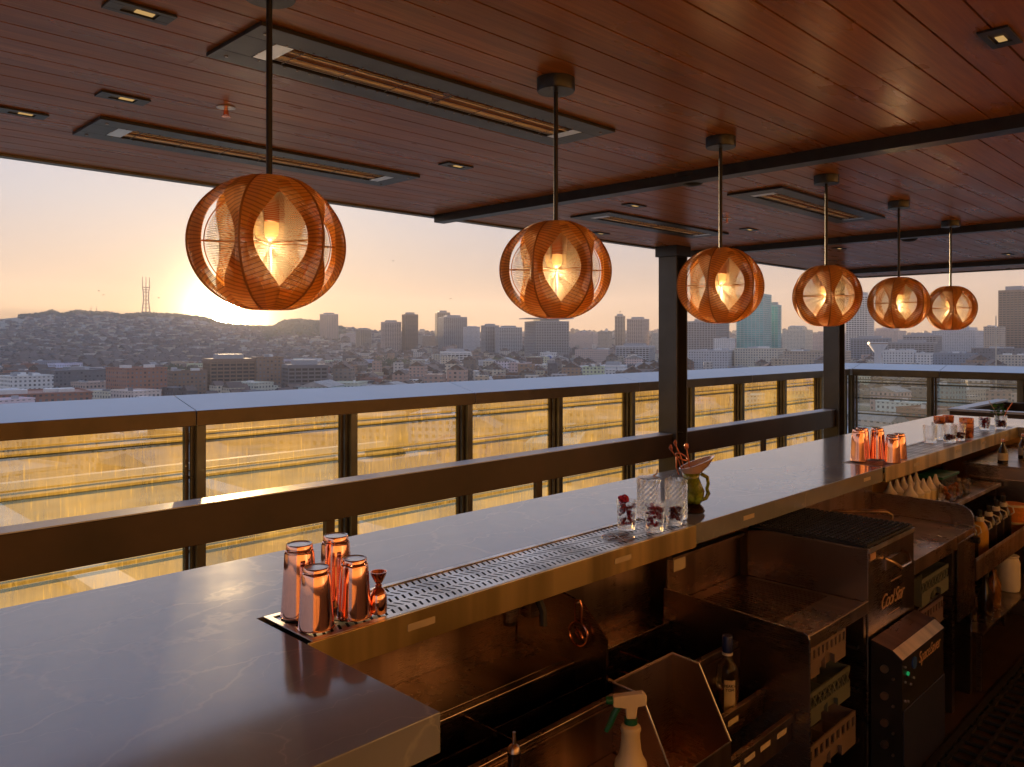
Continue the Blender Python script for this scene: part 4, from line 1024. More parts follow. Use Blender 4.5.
def tool(x,y,z,dx,dy,h,kind,lb):
    e = empty('bar_spoon',(x,y,z),lb,'bar tool','copper bar tools in the green pitcher')
    b = MB(); b.tube([(0,0,-.05),(dx*.5,dy*.5,h*.5),(dx,dy,h)],.0028,7); b.build('shaft', M['twig'], e, world=False, smooth=True)
    b = MB()
    if kind: b.ball((dx,dy,h+.012),.013,2,0,(1,.5,1.1)); 
    else: b.tube([(dx,dy,h),(dx-.006,dy,h+.012),(dx-.004,dy,h+.024)],[.004,.008,.003],8)
    b.build('head', M['twig'], e, world=False, smooth=True)
tool(2.752,1.755,ZS+.17,-.045,.035,.075,0,'copper bar spoon leaning left in the green pitcher')
tool(2.748,1.745,ZS+.17,-.035,.028,.095,0,'tallest thin copper stirrer in the green pitcher')
tool(2.76,1.735,ZS+.17,-.010,.012,.080,1,'copper bar spoon with round bowl in the green pitcher')
e = empty('copper_ring',(2.735,1.76,ZS+.2),'copper strainer ring hooked over the tools in the green pitcher','strainer')
b = MB(); b.tube([(.0+.024*math.cos(t),.0+.024*math.sin(t)*.9,.012*math.sin(t)+.02) for t in [2*math.pi*k/24 for k in range(25)]],.0032,7); b.build('ring', M['twig'], e, world=False, smooth=True); b = MB(); b.tube([(-.020,.012,.02),(-.024,.01,-.02),(-.012,.006,-.05)],.003,6); b.build('clip', M['twig'], e, world=False, smooth=True)
# far glasses
fg=[(5.76,1.77,.115,.045,None,'large clear glass upside down, leftmost of the far glasses'),(5.86,1.68,.115,.045,'berry2','clear fluted glass at the front left of the far glasses'),(6.02,1.67,.115,.045,'berry2','clear fluted glass left of the far copper cup'),(6.0,1.79,.115,.045,None,'clear glass at the back of the far glasses')]
for x,y,h,r,fi,lb in fg: tumbler(x,y,h,r,lb,fi,level=.45)
def mug(x,y,z,r,h,lb):
    e = empty('copper_cup',(x,y,z),lb,'cup','copper cups by the far glasses')
    b = MB(); b.lathe([(0,0),(r*.9,0),(r*.95,.003),(r,h*.5),(r,h),(r*.95,h),(r*.93,.006),(0,.005)],28); b.build('cup', M['copper2'], e, world=False, smooth=True)
    b = MB()
    for k in range(3): b.lathe([(r*1.0,h*(.25+.25*k)),(r*1.03,h*(.27+.25*k)),(r*1.0,h*(.29+.25*k))],28)
    b.build('band', M['copper'], e, world=False, smooth=True)
mug(6.20,1.67,ZS,.046,.14,'tall copper cup right of the far clear glasses')
mug(5.90,1.755,ZS+.1165,.036,.05,'small copper cup glinting on top of the far glasses, left one')
mug(6.02,1.735,ZS+.1165,.036,.05,'small copper cup on top of the far glasses, right one')
tumbler(6.88,1.73,.095,.042,'glass of pink rose petals beyond the far copper cups','berry',level=.95)
e = tumbler(7.05,1.66,.10,.045,'glass of brown sugar cubes and mint at the end of the drip tray','berry2',level=.6)
mp = empty('mint_bunch',(7.07,1.68,ZS+.1),'bunch of green mint standing in the last glass on the bar','mint')
b = MB()
for q in range(70):
    a=rnd.uniform(0,6.28); rr_=.05*math.sqrt(rnd.random()); z=rnd.uniform(0,.085); c=Vector((rr_*math.cos(a),rr_*math.sin(a),z)); m_=Matrix.Rotation(rnd.uniform(0,6.28),3,'Z')@Matrix.Rotation(rnd.uniform(-1,1),3,'X')
    P_=[Vector(v) for v in ((-.014,0,0),(-.005,.008,.003),(.008,.007,.002),(.017,0,0),(.008,-.007,.002),(-.005,-.008,.003))]
    b.poly([c+m_@v for v in P_])
b.build('leaves', M['mint'], mp, world=False)
b = MB()
for q in range(7): b.rod((rnd.uniform(-.01,.01),rnd.uniform(-.01,.01),-.06),(rnd.uniform(-.03,.03),rnd.uniform(-.03,.03),.05),.0015,n=5)
b.build('stems', M['mint'], mp, world=False)
for dx,dy,h,m,lb in ((.07,-.05,.17,'twig','bent copper straw rising from the mint glass'),(-.03,.06,.18,'label','pale straw rising left of the mint')):
    e = empty('straw',(7.05,1.66,ZS+.03),lb,'straw','straws in the mint glass')
    b = MB(); b.tube([(0,0,0),(dx*.6,dy*.6,h*.62),(dx*1.2,dy*1.2,h)],.0032,7); b.build('tube', M[m], e, world=False, smooth=True)
# spray bottle
e = empty('spray_bottle',(1.626,1.195,.607),'cream spray bottle with green trigger hanging in front of the bottle well','spray bottle')
b = MB(); b.lathe([(0,0),(.040,0),(.042,.006),(.042,.080),(.040,.096),(.031,.112),(.0265,.128),(.0235,.155),(.023,.17),(.026,.178),(.024,.186),(.014,.192),(0,.192)],32); b.build('bottle', M['cream'], e, world=False, smooth=True)
b = MB(); b.lathe([(.0425,.02),(.0428,.02),(.0428,.088),(.0425,.088)],32); b.build('liquid_band', M['crate_grey'], e, world=False, smooth=True)
b = MB(); b.lathe([(0,.1925),(.0165,.1925),(.0165,.206),(0,.206)],24); b.build('collar', M['green'], e, world=False, smooth=True)
A = math.atan2(FX,-FY)   # head points to the left of the picture
c_,s_ = math.cos(A), math.sin(A)
def hp(u,v,z): return (c_*u - s_*v, s_*u + c_*v, z)
b = MB(); b.prism([hp(u,-.011,z) for u,z in ((-.012,.2065),(.012,.2065),(.014,.232),(.045,.236),(.045,.262),(-.030,.272),(-.040,.262),(-.038,.240),(-.016,.236))],tuple(Vector(hp(0,.022,0)))); b.build('spray_head', M['cream'], e, world=False, bevel=.003)
b = MB(); b.rod(hp(.0455,0,.250),hp(.062,0,.250),.010,n=14); b.build('nozzle', M['green'], e, world=False, smooth=True)
b = MB(); b.tube([hp(.030,0,.235),hp(.042,0,.215),hp(.052,0,.190),hp(.062,0,.172)],[.008,.009,.008,.006],8); b.build('trigger', M['green'], e, world=False, smooth=True)
# bottle with pourer at the bottom edge
e = empty('pour_bottle',(1.225,1.21,.607),'dark bottle with metal pourer spout at the lower edge of the picture','bottle')
b = MB(); b.lathe([(0,0),(.036,0),(.036,.15),(.030,.18),(.014,.215),(.013,.255),(.015,.257),(.015,.262),(0,.262)],28); b.build('body', M['syrup'], e, world=False, smooth=True)
b = MB(); b.lathe([(0,.2625),(.014,.2625),(.012,.274),(.005,.28),(.0035,.305),(0,.305)],16); b.build('pourer', M['steel'], e, world=False, smooth=True)
# labelled bottle with blue cap
e = empty('spirit_bottle',(2.345,1.335,.506),'square bottle with blue cap and cream label standing in the double speed rail','bottle')
b = MB(); b.lathe([(0,0),(.034,0),(.036,.005),(.036,.165),(.030,.195),(.015,.212),(.014,.235),(0,.235)],28)
b.build('glass', M['glass'], e, world=False, smooth=True)
b = MB(); b.lathe([(0,.004),(.031,.004),(.032,.12),(0,.12)],24); b.build('spirit', M['spice'], e, world=False, smooth=True)
b = MB(); b.lathe([(0,.2355),(.0175,.2355),(.0175,.285),(.016,.288),(0,.288)],20); b.build('cap', M['navy'], e, world=False, smooth=True)
b = MB(); b.lathe([(.0165,.226),(.0178,.226),(.0178,.234),(.0165,.234)],20); b.build('neck_band', M['white_plastic'], e, world=False)
b = MB(); n_=12
for k in range(n_):
    a0=math.atan2(-1.335,-2.345)+R(12)+R(58)*(k/n_-.5)*1.0; a1=a0+R(58)/n_
    b.poly([(.0368*math.cos(a0),.0368*math.sin(a0),.03),(.0368*math.cos(a1),.0368*math.sin(a1),.03),(.0368*math.cos(a1),.0368*math.sin(a1),.155),(.0368*math.cos(a0),.0368*math.sin(a0),.155)])
b.build('label', M['label'], e, world=False, smooth=True)
aL = math.atan2(-1.335,-2.345)+R(12)
text('PEAKY\nTOM', .013, (2.345+.0382*math.cos(aL),1.335+.0382*math.sin(aL),.506+.13),(R(90),0,aL+R(90)),M['ink'],e)

# ------------------------------------------------------------------ the city
G = -48.0
CREST = [(-700,326),(-300,322),(-80,321),(0,319),(20,317),(42,315.5),(51,312.2),(61,316),(70,314.5),(77,312.2),(88,313.7),(105,314),(123,316.7),(146,314.8),(176,316.2),(205,319.5),(218,324),(232,326.5),(250,328),(274,328.5),(283,322.8),(297,321.3),(319,323),(335,327),(350,331),(380,333.5),(430,334),(470,335),(560,334),(640,333),(720,334.5),(850,335),(1024,336),(1500,336),(3000,337)]
def crest_y(px):
    if px <= CREST[0][0]: return CREST[0][1]
    for (a,ya),(b_,yb) in zip(CREST,CREST[1:]):
        if px <= b_: return ya+(yb-ya)*(px-a)/(b_-a)
    return CREST[-1][1]
def sstep(x): x=max(0,min(1,x)); return x*x*(3-2*x)
def ridge_d(px): return 4200 if 262 < px < 345 else 5400
def ground_z(px, d):
    D = 4000.0; zc = ZC+(HY-crest_y(px))/F*D
    t = sstep((d-1500)/(D-1500))*.55 + .45*max(0,min(1,(d-1500)/(D-1500)))**1.6
    z = G+(zc-G)*min(1,t)
    if d > D: z = zc - (zc-G-5)*sstep((d-D)/5000)
    if d > 2300: z += (math.sin(px*.11+d*.002)*6+math.sin(px*.043+d*.0011)*9)*sstep((D-d)/1500 if d>D-1500 else 1)*sstep((d-2300)/1000)
    return z
b = MB(); ds = [2,60,200,500,900,1300]+[1500+130*i for i in range(21)]+[4300,4600,5000]
pxs = [-60000,-9000,-3500,-1800,-1000,-600,-350]+[-200+7*i for i in range(90)]+[430+40*i for i in range(20)]+[1400,1800,2600,5000,12000,60000]
rows_=[]
for px in pxs:
    an = math.atan((px-CX)/F); r_ = []
    for d in ds:
        rad = d if abs(an) < .9 else d
        dd = d*math.cos(an) if abs(an) > .75 else d
        x,y = (ray_xy(px,d) if abs(an) <= .75 else (d*1.37*(FX*math.cos(an)+FY*math.sin(an)), d*1.37*(FY*math.cos(an)-FX*math.sin(an))))
        r_.append(b.bm.verts.new((x,y,ground_z(px,d))))
    rows_.append(r_)
for A_,B_ in zip(rows_,rows_[1:]):
    for i in range(len(ds)-1): b.bm.faces.new((A_[i],A_[i+1],B_[i+1],B_[i]))
# the half behind the camera, flat
lo = rows_[0]; hi_ = rows_[-1]; prev = hi_
for k in range(1,9):
    an0 = math.atan((60000-CX)/F); an = an0 + (2*math.pi-2*an0)*k/9
    cur = [b.bm.verts.new((d*1.37*(FX*math.cos(an)+FY*math.sin(an)), d*1.37*(FY*math.cos(an)-FX*math.sin(an)), G)) for d in ds]
    for i in range(len(ds)-1): b.bm.faces.new((prev[i],prev[i+1],cur[i+1],cur[i]))
    prev = cur
for i in range(len(ds)-1): b.bm.faces.new((prev[i],prev[i+1],lo[i+1],lo[i]))
b.bm.faces.new([r_[0] for r_ in rows_])
g_ = b.build('terrain', M['ground'], smooth='full'); struct(g_)

# streets
b = MB()
for a in (.62,):
    for k in range(-3,8):
        c = Vector((160+k*95*math.cos(a), 120+k*95*math.sin(a), G+.06)); 
        b.obox(c, 9, 1500, .02, a)
    for k in range(0,7):
        c = Vector((150-k*110*math.sin(a), 110+k*110*math.cos(a), G+.10)); b.obox(c, 1500, 9, .02, a)
struct(b.build('street', M['asphalt']))

COLS = {'teal grey':(.36,.56,.56),'white':(.72,.70,.68),'cream':(.62,.56,.45),'pale grey':(.50,.50,.52),'grey':(.34,.34,.36),'tan':(.46,.36,.27),'brick red':(.30,.13,.09),'pinkish':(.55,.42,.37),'slate blue':(.24,.28,.34),'brown':(.22,.14,.10),'dark grey':(.15,.15,.17),'beige':(.55,.47,.37)}
taken = []      # (x, y, radius)
def frame_of(px, d):
    x,y = ray_xy(px,d); return x,y, math.atan2(y,x)
def bld(px0,px1,ytop,d,cname,label,rot=.35,style='plain',depth=None,units=3,base=None,group=None,cat='building',name=None):
    pxc = (px0+px1)/2; x,y,bear = frame_of(pxc,d)
    W = (px1-px0)/F*d; cr, sr_ = math.cos(abs(rot)), math.sin(abs(rot))
    dp = depth or W*.8
    w_ = max(W*.35, (W-dp*sr_)/cr)
    zt = ZC-(ytop-HY)/F*d; gz = ground_z(pxc,d) if base is None else base
    H = zt-gz
    nm = name or ('tower' if H > 55 else 'city_building')
    x += math.cos(bear)*dp*.5; y += math.sin(bear)*dp*.5
    e = empty(nm,(x,y,gz-1),label,cat,group,rz=bear-math.pi/2+rot)
    c = (*COLS[cname],1)
    def part(bb,n,m,cc=c):
        o = bb.build(n,m,e,world=False); o.color = cc; return o
    H += 1
    if style in ('plain','step'):
        bb = MB(); bb.box(-w_/2,w_/2,-dp/2,dp/2,0,H)
        if style=='step': bb.box(-w_*.32,w_*.30,-dp*.3,dp*.35,H+.01,H+H*.12)
        part(bb,'wall',M['city'])
        bb = MB(); t=.5; bb.box(-w_/2-.3,w_/2+.3,-dp/2-.3,-dp/2+t,H,H+1.0); bb.box(-w_/2-.3,w_/2+.3,dp/2-t,dp/2+.3,H,H+1.0); bb.box(-w_/2-.3,-w_/2+t,-dp/2+t,dp/2-t,H,H+1.0); bb.box(w_/2-t,w_/2+.3,-dp/2+t,dp/2-t,H,H+1.0)
        part(bb,'parapet',M['trim'])
        for k in range(units):
            uw=rnd.uniform(.10,.26)*w_; ud=rnd.uniform(.12,.3)*dp; ux=rnd.uniform(-.35,.35)*w_; uy=rnd.uniform(-.3,.3)*dp
            if style=='step': ux,uy=rnd.uniform(-.2,.2)*w_,rnd.uniform(-.15,.2)*dp
            bb = MB(); z0 = H+(H*.12+.02 if style=='step' else .01); bb.box(ux-uw/2,ux+uw/2,uy-ud/2,uy+ud/2,z0,z0+rnd.uniform(2,3.6)); part(bb,'rooftop_unit',M['trim'],(*COLS[rnd.choice(['grey','pale grey','white'])],1))
    else:
        gm = M['teal_glass'] if style=='teal' else M['dark_glass']
        bb = MB(); bb.box(-w_/2+.6,w_/2-.6,-dp/2+.6,dp/2-.6,0,H); bb.build('glass_wall',gm,e,world=False)
        bb = MB(); fl = max(3.4, H/34); z=2.
        while z < H-1: bb.box(-w_/2,w_/2,-dp/2,dp/2,z,z+fl*(.42 if style=='grid' else .22)); z+=fl
        bb.box(-w_/2-.3,w_/2+.3,-dp/2-.3,dp/2+.3,H-.8,H+2)
        part(bb,'floor_band',M['trim'])
        bb = MB(); nf = max(3,int(w_/(5.5 if style=='grid' else 7))); nd=max(3,int(dp/(5.5 if style=='grid' else 7))); fw=1.1 if style=='grid' else .7
        for k in range(nf+1):
            xx=-w_/2+w_*k/nf; bb.box(xx-fw/2,xx+fw/2,-dp/2-.4,-dp/2+.1,0,H+1); bb.box(xx-fw/2,xx+fw/2,dp/2-.1,dp/2+.4,0,H+1)
        for k in range(nd+1):
            yy=-dp/2+dp*k/nd; bb.box(-w_/2-.4,-w_/2+.1,yy-fw/2,yy+fw/2,0,H+1); bb.box(w_/2-.1,w_/2+.4,yy-fw/2,yy+fw/2,0,H+1)
        part(bb,'fin',M['trim'])
        bb = MB(); bb.box(-w_*.3,w_*.28,-dp*.3,dp*.3,H+2.01,H+2+max(4,H*.05)); part(bb,'penthouse',M['trim'],(*COLS['grey'],1))
        if units>3:
            bb = MB(); bb.rod((0,0,H+4),(0,0,H+4+H*.14),.8,.3,n=6); part(bb,'antenna',M['trim'])
    taken.append((x,y,max(w_,dp)*.62))
    return e
T = [ # px0,px1,ytop,d,colour,label,rot,style,units
(320,338,314.5,2700,'pinkish','lone pinkish tower standing on the slope right of the setting sun',.5,'grid',3),
(356,371,330,2300,'tan','low tan tower between the lone tower and the pair of towers',.4,'grid',2),
(381,401,322.5,2100,'pinkish','square brown tower with reflecting face, left of the slim dark tower',.25,'grid',2),
(402,418,315,2100,'brown','slim dark brown tower with angled top, right of the square tower',.3,'grid',3),
(435,450,313,2350,'tan','stepped roof block rising behind the broad hatched tower',.2,'grid',2),
(438,467,317.5,2200,'grey','broad hatched office tower in the left middle of the skyline',.25,'grid',2),
(463,480,327,2100,'pale grey','lower pale block attached right of the broad hatched tower',.3,'plain',3),
(481,499,326,2000,'grey','left slab of the twin wide slabs in the middle skyline',.3,'grid',2),
(495,522,328,1950,'pale grey','pale right slab of the twin wide slabs in the middle skyline',.2,'grid',3),
(524,569,322,1700,'grey','bulky grey hotel block with thin canopy roof under the second pendant',.35,'grid',2),
(598,612,332,1900,'tan','small tan block left of the slim round topped tower',.3,'plain',3),
(615,625,316.5,2100,'tan','slim tan tower with small mast, left of the pale twin shaft tower',.3,'grid',4),
(627,649,319.5,2000,'pinkish','broad pale tower with vertical shafts left of the first column',.4,'teal0',2),
(686,729,322,1500,'grey','dark gridded office block below the third pendant',.4,'grid',2),
(737,771,295,1550,'teal grey','tall teal glass tower between the third and fourth pendants',.3,'teal',2),
(768,781,306,1600,'teal grey','lower teal glass shoulder behind the right side of the teal tower',.3,'teal',1),
(847,873,296,1800,'white','white stepped tower behind the corner column',.3,'grid',3),
(1001,1030,291,1300,'brown','tall dark brown hotel tower at the right edge of the picture',.25,'grid',2),
(985,1004,327,1250,'tan','tan masonry block at the foot of the brown hotel tower',.3,'plain',3),
(783,812,330,1900,'cream','cream stepped blocks between the teal tower and the corner column',.3,'step',3),
(812,848,334,2000,'pinkish','pink low block beside the corner column on the skyline',.3,'step',4),
(935,985,331,1700,'pale grey','pale stepped office block right of the last pendant',.3,'step',4),
(905,940,336,1500,'grey','long dark banded office block under the last pendant',.2,'grid',2),
(340,362,334,2600,'pinkish','wide low block on the slope right of the lone hill tower',.3,'plain',3),
(418,436,336,2400,'tan','low tan block between the slim dark tower and broad hatched tower',.3,'plain',3),
(570,600,334,2200,'pinkish','hazy pink block right of the canopy hotel',.3,'step',3),
(652,684,333,2000,'cream','cream blocks half hidden behind the first column',.3,'step',3),
(870,905,331,2100,'pinkish','hazy pinkish block behind the fifth pendant',.3,'step',3),
(0,40,338.5,2900,'white','very long white low block at the foot of the hills, far left',.2,'plain',2),
# nearer blocks
(108,165,369,640,'brick red','big brick hall with dark red top storey below the radio mast',.45,'plain',3),
(42,108,371,720,'dark grey','wide dark grey shed left of the brick hall',.3,'plain',2),
(2,50,377,640,'white','white flat roofed warehouse with skylights at lower left',.3,'plain',6),
(-20,86,395,520,'brick red','long arcaded brick building lowest at left above the parapet cap',.1,'plain',4),
(204,254,361,720,'brown','brown office block with glazed front directly below the sun',.2,'grid',2),
(252,283,358,735,'brown','highest brown office block, joined right of the glazed one below the sun',.2,'plain',3),
(282,327,367,700,'dark grey','wide dark glass office block at the right end of the brown row',.2,'grid',2),
(168,206,372,690,'brown','low brown wing at the left end of the brown office row',.2,'plain',3),
(440,471,353,1150,'white','white block with dark vertical window strips right of the broad hatched tower',.3,'grid',2),
(471,500,361,1150,'pale grey','pale low wing joined to the white striped block',.3,'plain',4),
(538,566,366,1000,'cream','cream apartment row with dark windows left of the teal balconies',.2,'plain',3),
(566,600,368,1000,'pale grey','pale grey apartment block between the cream row and the teal balconies',.2,'plain',3),
(600,628,367,980,'white','white apartment block with teal window bays, left one',.2,'teal',2),
(630,662,368,980,'white','white apartment block with teal window bays beside the first column',.2,'teal',2),
(540,557,353,1300,'white','white block with round blue sign on its wall',.1,'plain',2),
(575,614,350,1350,'pinkish','long pinkish apartment block in the middle rows right of the round sign',.2,'plain',4),
(616,655,347,1350,'pale grey','framed grey apartment block above the teal window bays',.2,'grid',3),
(735,785,349,1050,'cream','cream stone office block with square windows below the teal tower',.2,'plain',4),
(785,850,352,1000,'tan','long tan block with rows of small windows left of the corner column',.2,'plain',3),
(686,735,351,1050,'pale grey','pale blocks right beside the first column below the dark grid block',.2,'plain',4),
(714,735,339,1300,'white','white paired slabs left of the teal tower',.3,'plain',2),
(852,890,339,1500,'slate blue','slate blue long office block behind the corner column',.1,'grid',2),
(884,915,351,1000,'white','white block with dark square windows below the fifth pendant',.1,'plain',3),
(917,932,354,980,'white','plain white cube building below the last pendant',.1,'plain',2),
(935,975,354,1000,'slate blue','slate blue low block below and right of the last pendant',.1,'plain',4),
(975,1024,349,1050,'dark grey','dark grey wide block below the brown hotel tower',.1,'plain',5),
(890,935,343,1350,'grey','grey office block with glass band under the fifth pendant',.1,'grid',3),
(1000,1040,356,950,'beige','beige low block at the right picture edge',.1,'plain',3),
]
for (a,c_,yt,d,cn,lb,rot,st_,un) in T: bld(a,c_,yt,d,cn,lb,-rot if a > 560 else rot,'grid' if st_=='teal0' else st_,units=un)
# canopy on the hotel, sign on the wall
x,y,be = frame_of(546.5,1685)
e = [o for o in bpy.data.objects if o.get('label','').startswith('bulky grey hotel')][0]
b = MB(); b.box(-52,52,-30,34,(340-319.5)/F*1700+ZC-G+1.5,(340-319)/F*1700+ZC-G+2.2); o = b.build('canopy', M['trim'], e, world=False); o.color=(*COLS['grey'],1)
e = [o for o in bpy.data.objects if o.get('label','').startswith('white block with round blue')][0]
hh = ZC-(353-HY)/F*1300-G+1
b = MB(); b.rod((0,-11.6,hh-9),(0,-12.1,hh-9),7.2,n=28); o=b.build('sign', M['white_paint'], e, world=False); b = MB(); b.rod((0,-12.15,hh-9),(0,-12.3,hh-9),4.6,n=24); b.build('sign_disc', M['blue'], e, world=False)
# radio mast on the ridge
mx,my,mb_ = frame_of(146,3960); mz = ground_z(146,3960)-8
e = empty('radio_mast',(mx,my,mz),'tall three pronged red and white radio mast on the ridge at left','radio mast',rz=mb_-math.pi/2)
Ht = ZC+(340-277)/F*3960-mz
rust = basic('mast_steel',(.30,.16,.12),.6,.2,.1,.1)
legs = [[(-20*k,0),(20*k,0),(0,17*k)] for k in (1.0,.55,.62,.80,.80)]; hs=[0,.42*Ht,.62*Ht,.74*Ht,Ht]
for i in range(3):
    b = MB(); b.tube([(legs[q][i][0],legs[q][i][1],hs[q]) for q in range(5)],[3.4,3,2.8,2.4,1.4],6); b.build('leg', rust, e, world=False)
b = MB()
for q in (1,2,3):
    for i in range(3): b.rod((*legs[q][i],hs[q]),(*legs[q][(i+1)%3],hs[q]),2.4,n=6)
for f_ in (.12,.22,.32,.52,.68):
    k = 1.0-.45*f_/.42 if f_<.42 else .58
    if f_>.62: k=.7
    P_=[(-20*k,0,f_*Ht),(20*k,0,f_*Ht),(0,17*k,f_*Ht)]
    for i in range(3): b.rod(P_[i],P_[(i+1)%3],1.6,n=6)
b.build('cross_brace', rust, e, world=False)
for (px,yt,lb) in ((91,305,'thin left antenna mast on the bare hilltop'),(96.5,306,'thin right antenna mast on the bare hilltop')):
    x,y,be = frame_of(px,4000); z=ground_z(px,4000)-3; h=ZC+(340-yt)/F*4000-z
    e = empty('antenna_mast',(x,y,z),lb,'antenna mast','thin antenna masts on the hill')
    b = MB(); b.rod((0,0,0),(0,0,h),1.6,.8,n=6); b.build('pole', rust, e, world=False); b = MB(); b.box(-5,5,-.6,.6,h*.6,h*.64); b.build('cross_arm', rust, e, world=False)
x,y,be = frame_of(996,640); e = empty('tall_pole',(x,y,G),'thin pale pole rising in front of the blocks near the right edge','pole')
x,y,be = frame_of(996,640)
b = MB(); b.rod((0,0,0),(0,0,ZC-(316-HY)/F*640-G),.55,.4,n=8); b.build('pole', M['trim'], e, world=False).color=(*COLS['beige'],1); b=MB(); b.box(-1.5,1.5,-.3,.3,60,61); b.build('cross_arm', M['trim'], e, world=False)
x,y,be = frame_of(878,950); e = empty('water_tank',(x,y,G),'white funnel shaped water tank among roofs below the fifth pendant','water tank')
hh = ZC-(342-HY)/F*950-G
b = MB(); b.lathe([(0,0),(5,0),(4,hh*.72),(11,hh*.94),(11,hh),(0,hh)],18); b.build('tank', M['white_paint'], e, world=False, smooth=True); b = MB(); b.lathe([(11.2,hh*.955),(11.6,hh*.955),(11.6,hh*.975),(11.2,hh*.975)],18); b.build('band', M['steel_dark'], e, world=False)

# rows of ordinary buildings, one thing each
refs = [(10,'under the bare hills at far left'),(75,'left of the radio mast'),(146,'below the radio mast'),(195,'just left of the sun'),(240,'below the setting sun'),(290,'right of the sun'),(329,'in front of the lone hill tower'),(365,'left of the square brown tower'),(391,'below the square brown tower'),(412,'below the slim dark tower'),(452,'below the broad hatched tower'),(480,'left of the twin slabs'),(507,'below the twin slabs'),(547,'below the canopy hotel'),(585,'right of the canopy hotel'),(620,'below the slim tan tower'),(645,'left of the first column'),(705,'below the third pendant'),(757,'below the teal tower'),(800,'left of the corner column'),(865,'right of the corner column'),(905,'below the fifth pendant'),(950,'below the last pendant'),(1012,'at the right picture edge')]
bands = [(170,'seen low through the glass'),(260,'close behind the glass'),(360,'behind the glass'),(480,'behind the upper glass'),(620,'right under the parapet cap'),(760,'over the parapet cap'),(900,'in the nearest rows'),(1060,'in the second rows'),(1250,'in the middle rows'),(1500,'in the upper rows'),(9999,'in the farthest rows')]
seen_labels = {}
def free(x,y,r):
    return all((x-a)**2+(y-b_)**2 > (r+q)**2 for a,b_,q in taken)
def auto_label(px,d,cn,kind):
    ref = min(refs,key=lambda t:abs(t[0]-px))[1]; bd = [t for l_,t in bands if d<=l_][0]
    return ' '.join(f'{cn} {kind} {bd} {ref}'.split()[:16])
grid_a = .62
n_made = 0; tries = 0
zones = [(95,620,78),(620,1500,118)]
for (d0_,d1_,N_) in zones:
    made = 0
    while made < N_ and tries < 30000:
        tries += 1
        px = rnd.uniform(-30,1054); d = d0_*(d1_/d0_)**rnd.random()**.9
        if d < 150 and px < 650: continue
        w_ = rnd.uniform(14,34)*(1 if d<620 else 1.25); dp = rnd.uniform(14,30); x,y = ray_xy(px,d); r = max(w_,dp)*.6
        if x < 40 and y < 60: continue
        if not free(x,y,r): continue
        # keep clear of sightlines to taller landmarks: low roofs only
        H = rnd.choice([8,10,11,13,15,18]) if d < 620 else rnd.choice([9,11,13,16,20,24])
        if px < 500: H = min(H,13 if d<900 else 16)
        cn = rnd.choice(['white','cream','pale grey','grey','tan','pinkish','beige','white','brick red','slate blue' if px>680 else 'cream'])
        kind = 'low block' if H<=11 else ('mid height block' if H<=16 else 'tall block')
        if w_ > 27: kind = 'wide '+kind
        elif w_ < 18: kind = 'narrow '+kind
        lb = auto_label(px,d,cn,kind)
        if lb in seen_labels: continue
        seen_labels[lb] = 1
        rz = (grid_a-.9 if px > 680 else grid_a) if px > 300 else .25
        gz = ground_z(px,d)
        e = empty('city_building',(x,y,gz-1),lb,'building','ordinary buildings of the city',rz=rz+rnd.choice([0,0,0,math.pi/2]))
        H += 1; c = (*[v*rnd.uniform(.85,1.1) for v in COLS[cn]],1)
        b = MB(); b.box(-w_/2,w_/2,-dp/2,dp/2,0,H)
        if rnd.random()<.4: b.box(-w_/2,-w_*.05,-dp/2-dp*.35,-dp/2-.01,0,H*.8)
        b.build('wall', M['city'], e, world=False).color = c
        b = MB()
        if rnd.random() < .22:
            hz = rnd.uniform(3,5); b.prism([(-w_/2-.4,-dp/2-.4,H+.01),(-w_/2-.4,dp/2+.4,H+.01),(-w_/2-.4,0,H+hz)],(w_+.8,0,0)); b.build('roof', M['roofing'], e, world=False)
        else:
            t=.4; b.box(-w_/2-.2,w_/2+.2,-dp/2-.2,-dp/2+t,H+.01,H+.9); b.box(-w_/2-.2,w_/2+.2,dp/2-t,dp/2+.2,H+.01,H+.9); b.box(-w_/2-.2,-w_/2+t,-dp/2+t,dp/2-t,H+.01,H+.9); b.box(w_/2-t,w_/2+.2,-dp/2+t,dp/2-t,H+.01,H+.9)
            b.build('parapet', M['trim'], e, world=False).color = c
            for k in range(rnd.choice([1,2,3])):
                uw=rnd.uniform(2,5); ux=rnd.uniform(-.35,.35)*w_; uy=rnd.uniform(-.3,.3)*dp
                b = MB(); b.box(ux-uw/2,ux+uw/2,uy-uw/3,uy+uw/3,H+.005,H+rnd.uniform(1.2,3.0)); b.build('rooftop_unit', M['trim'], e, world=False).color=(*COLS[rnd.choice(['grey','white','dark grey'])],1)
        taken.append((x,y,r)); made += 1
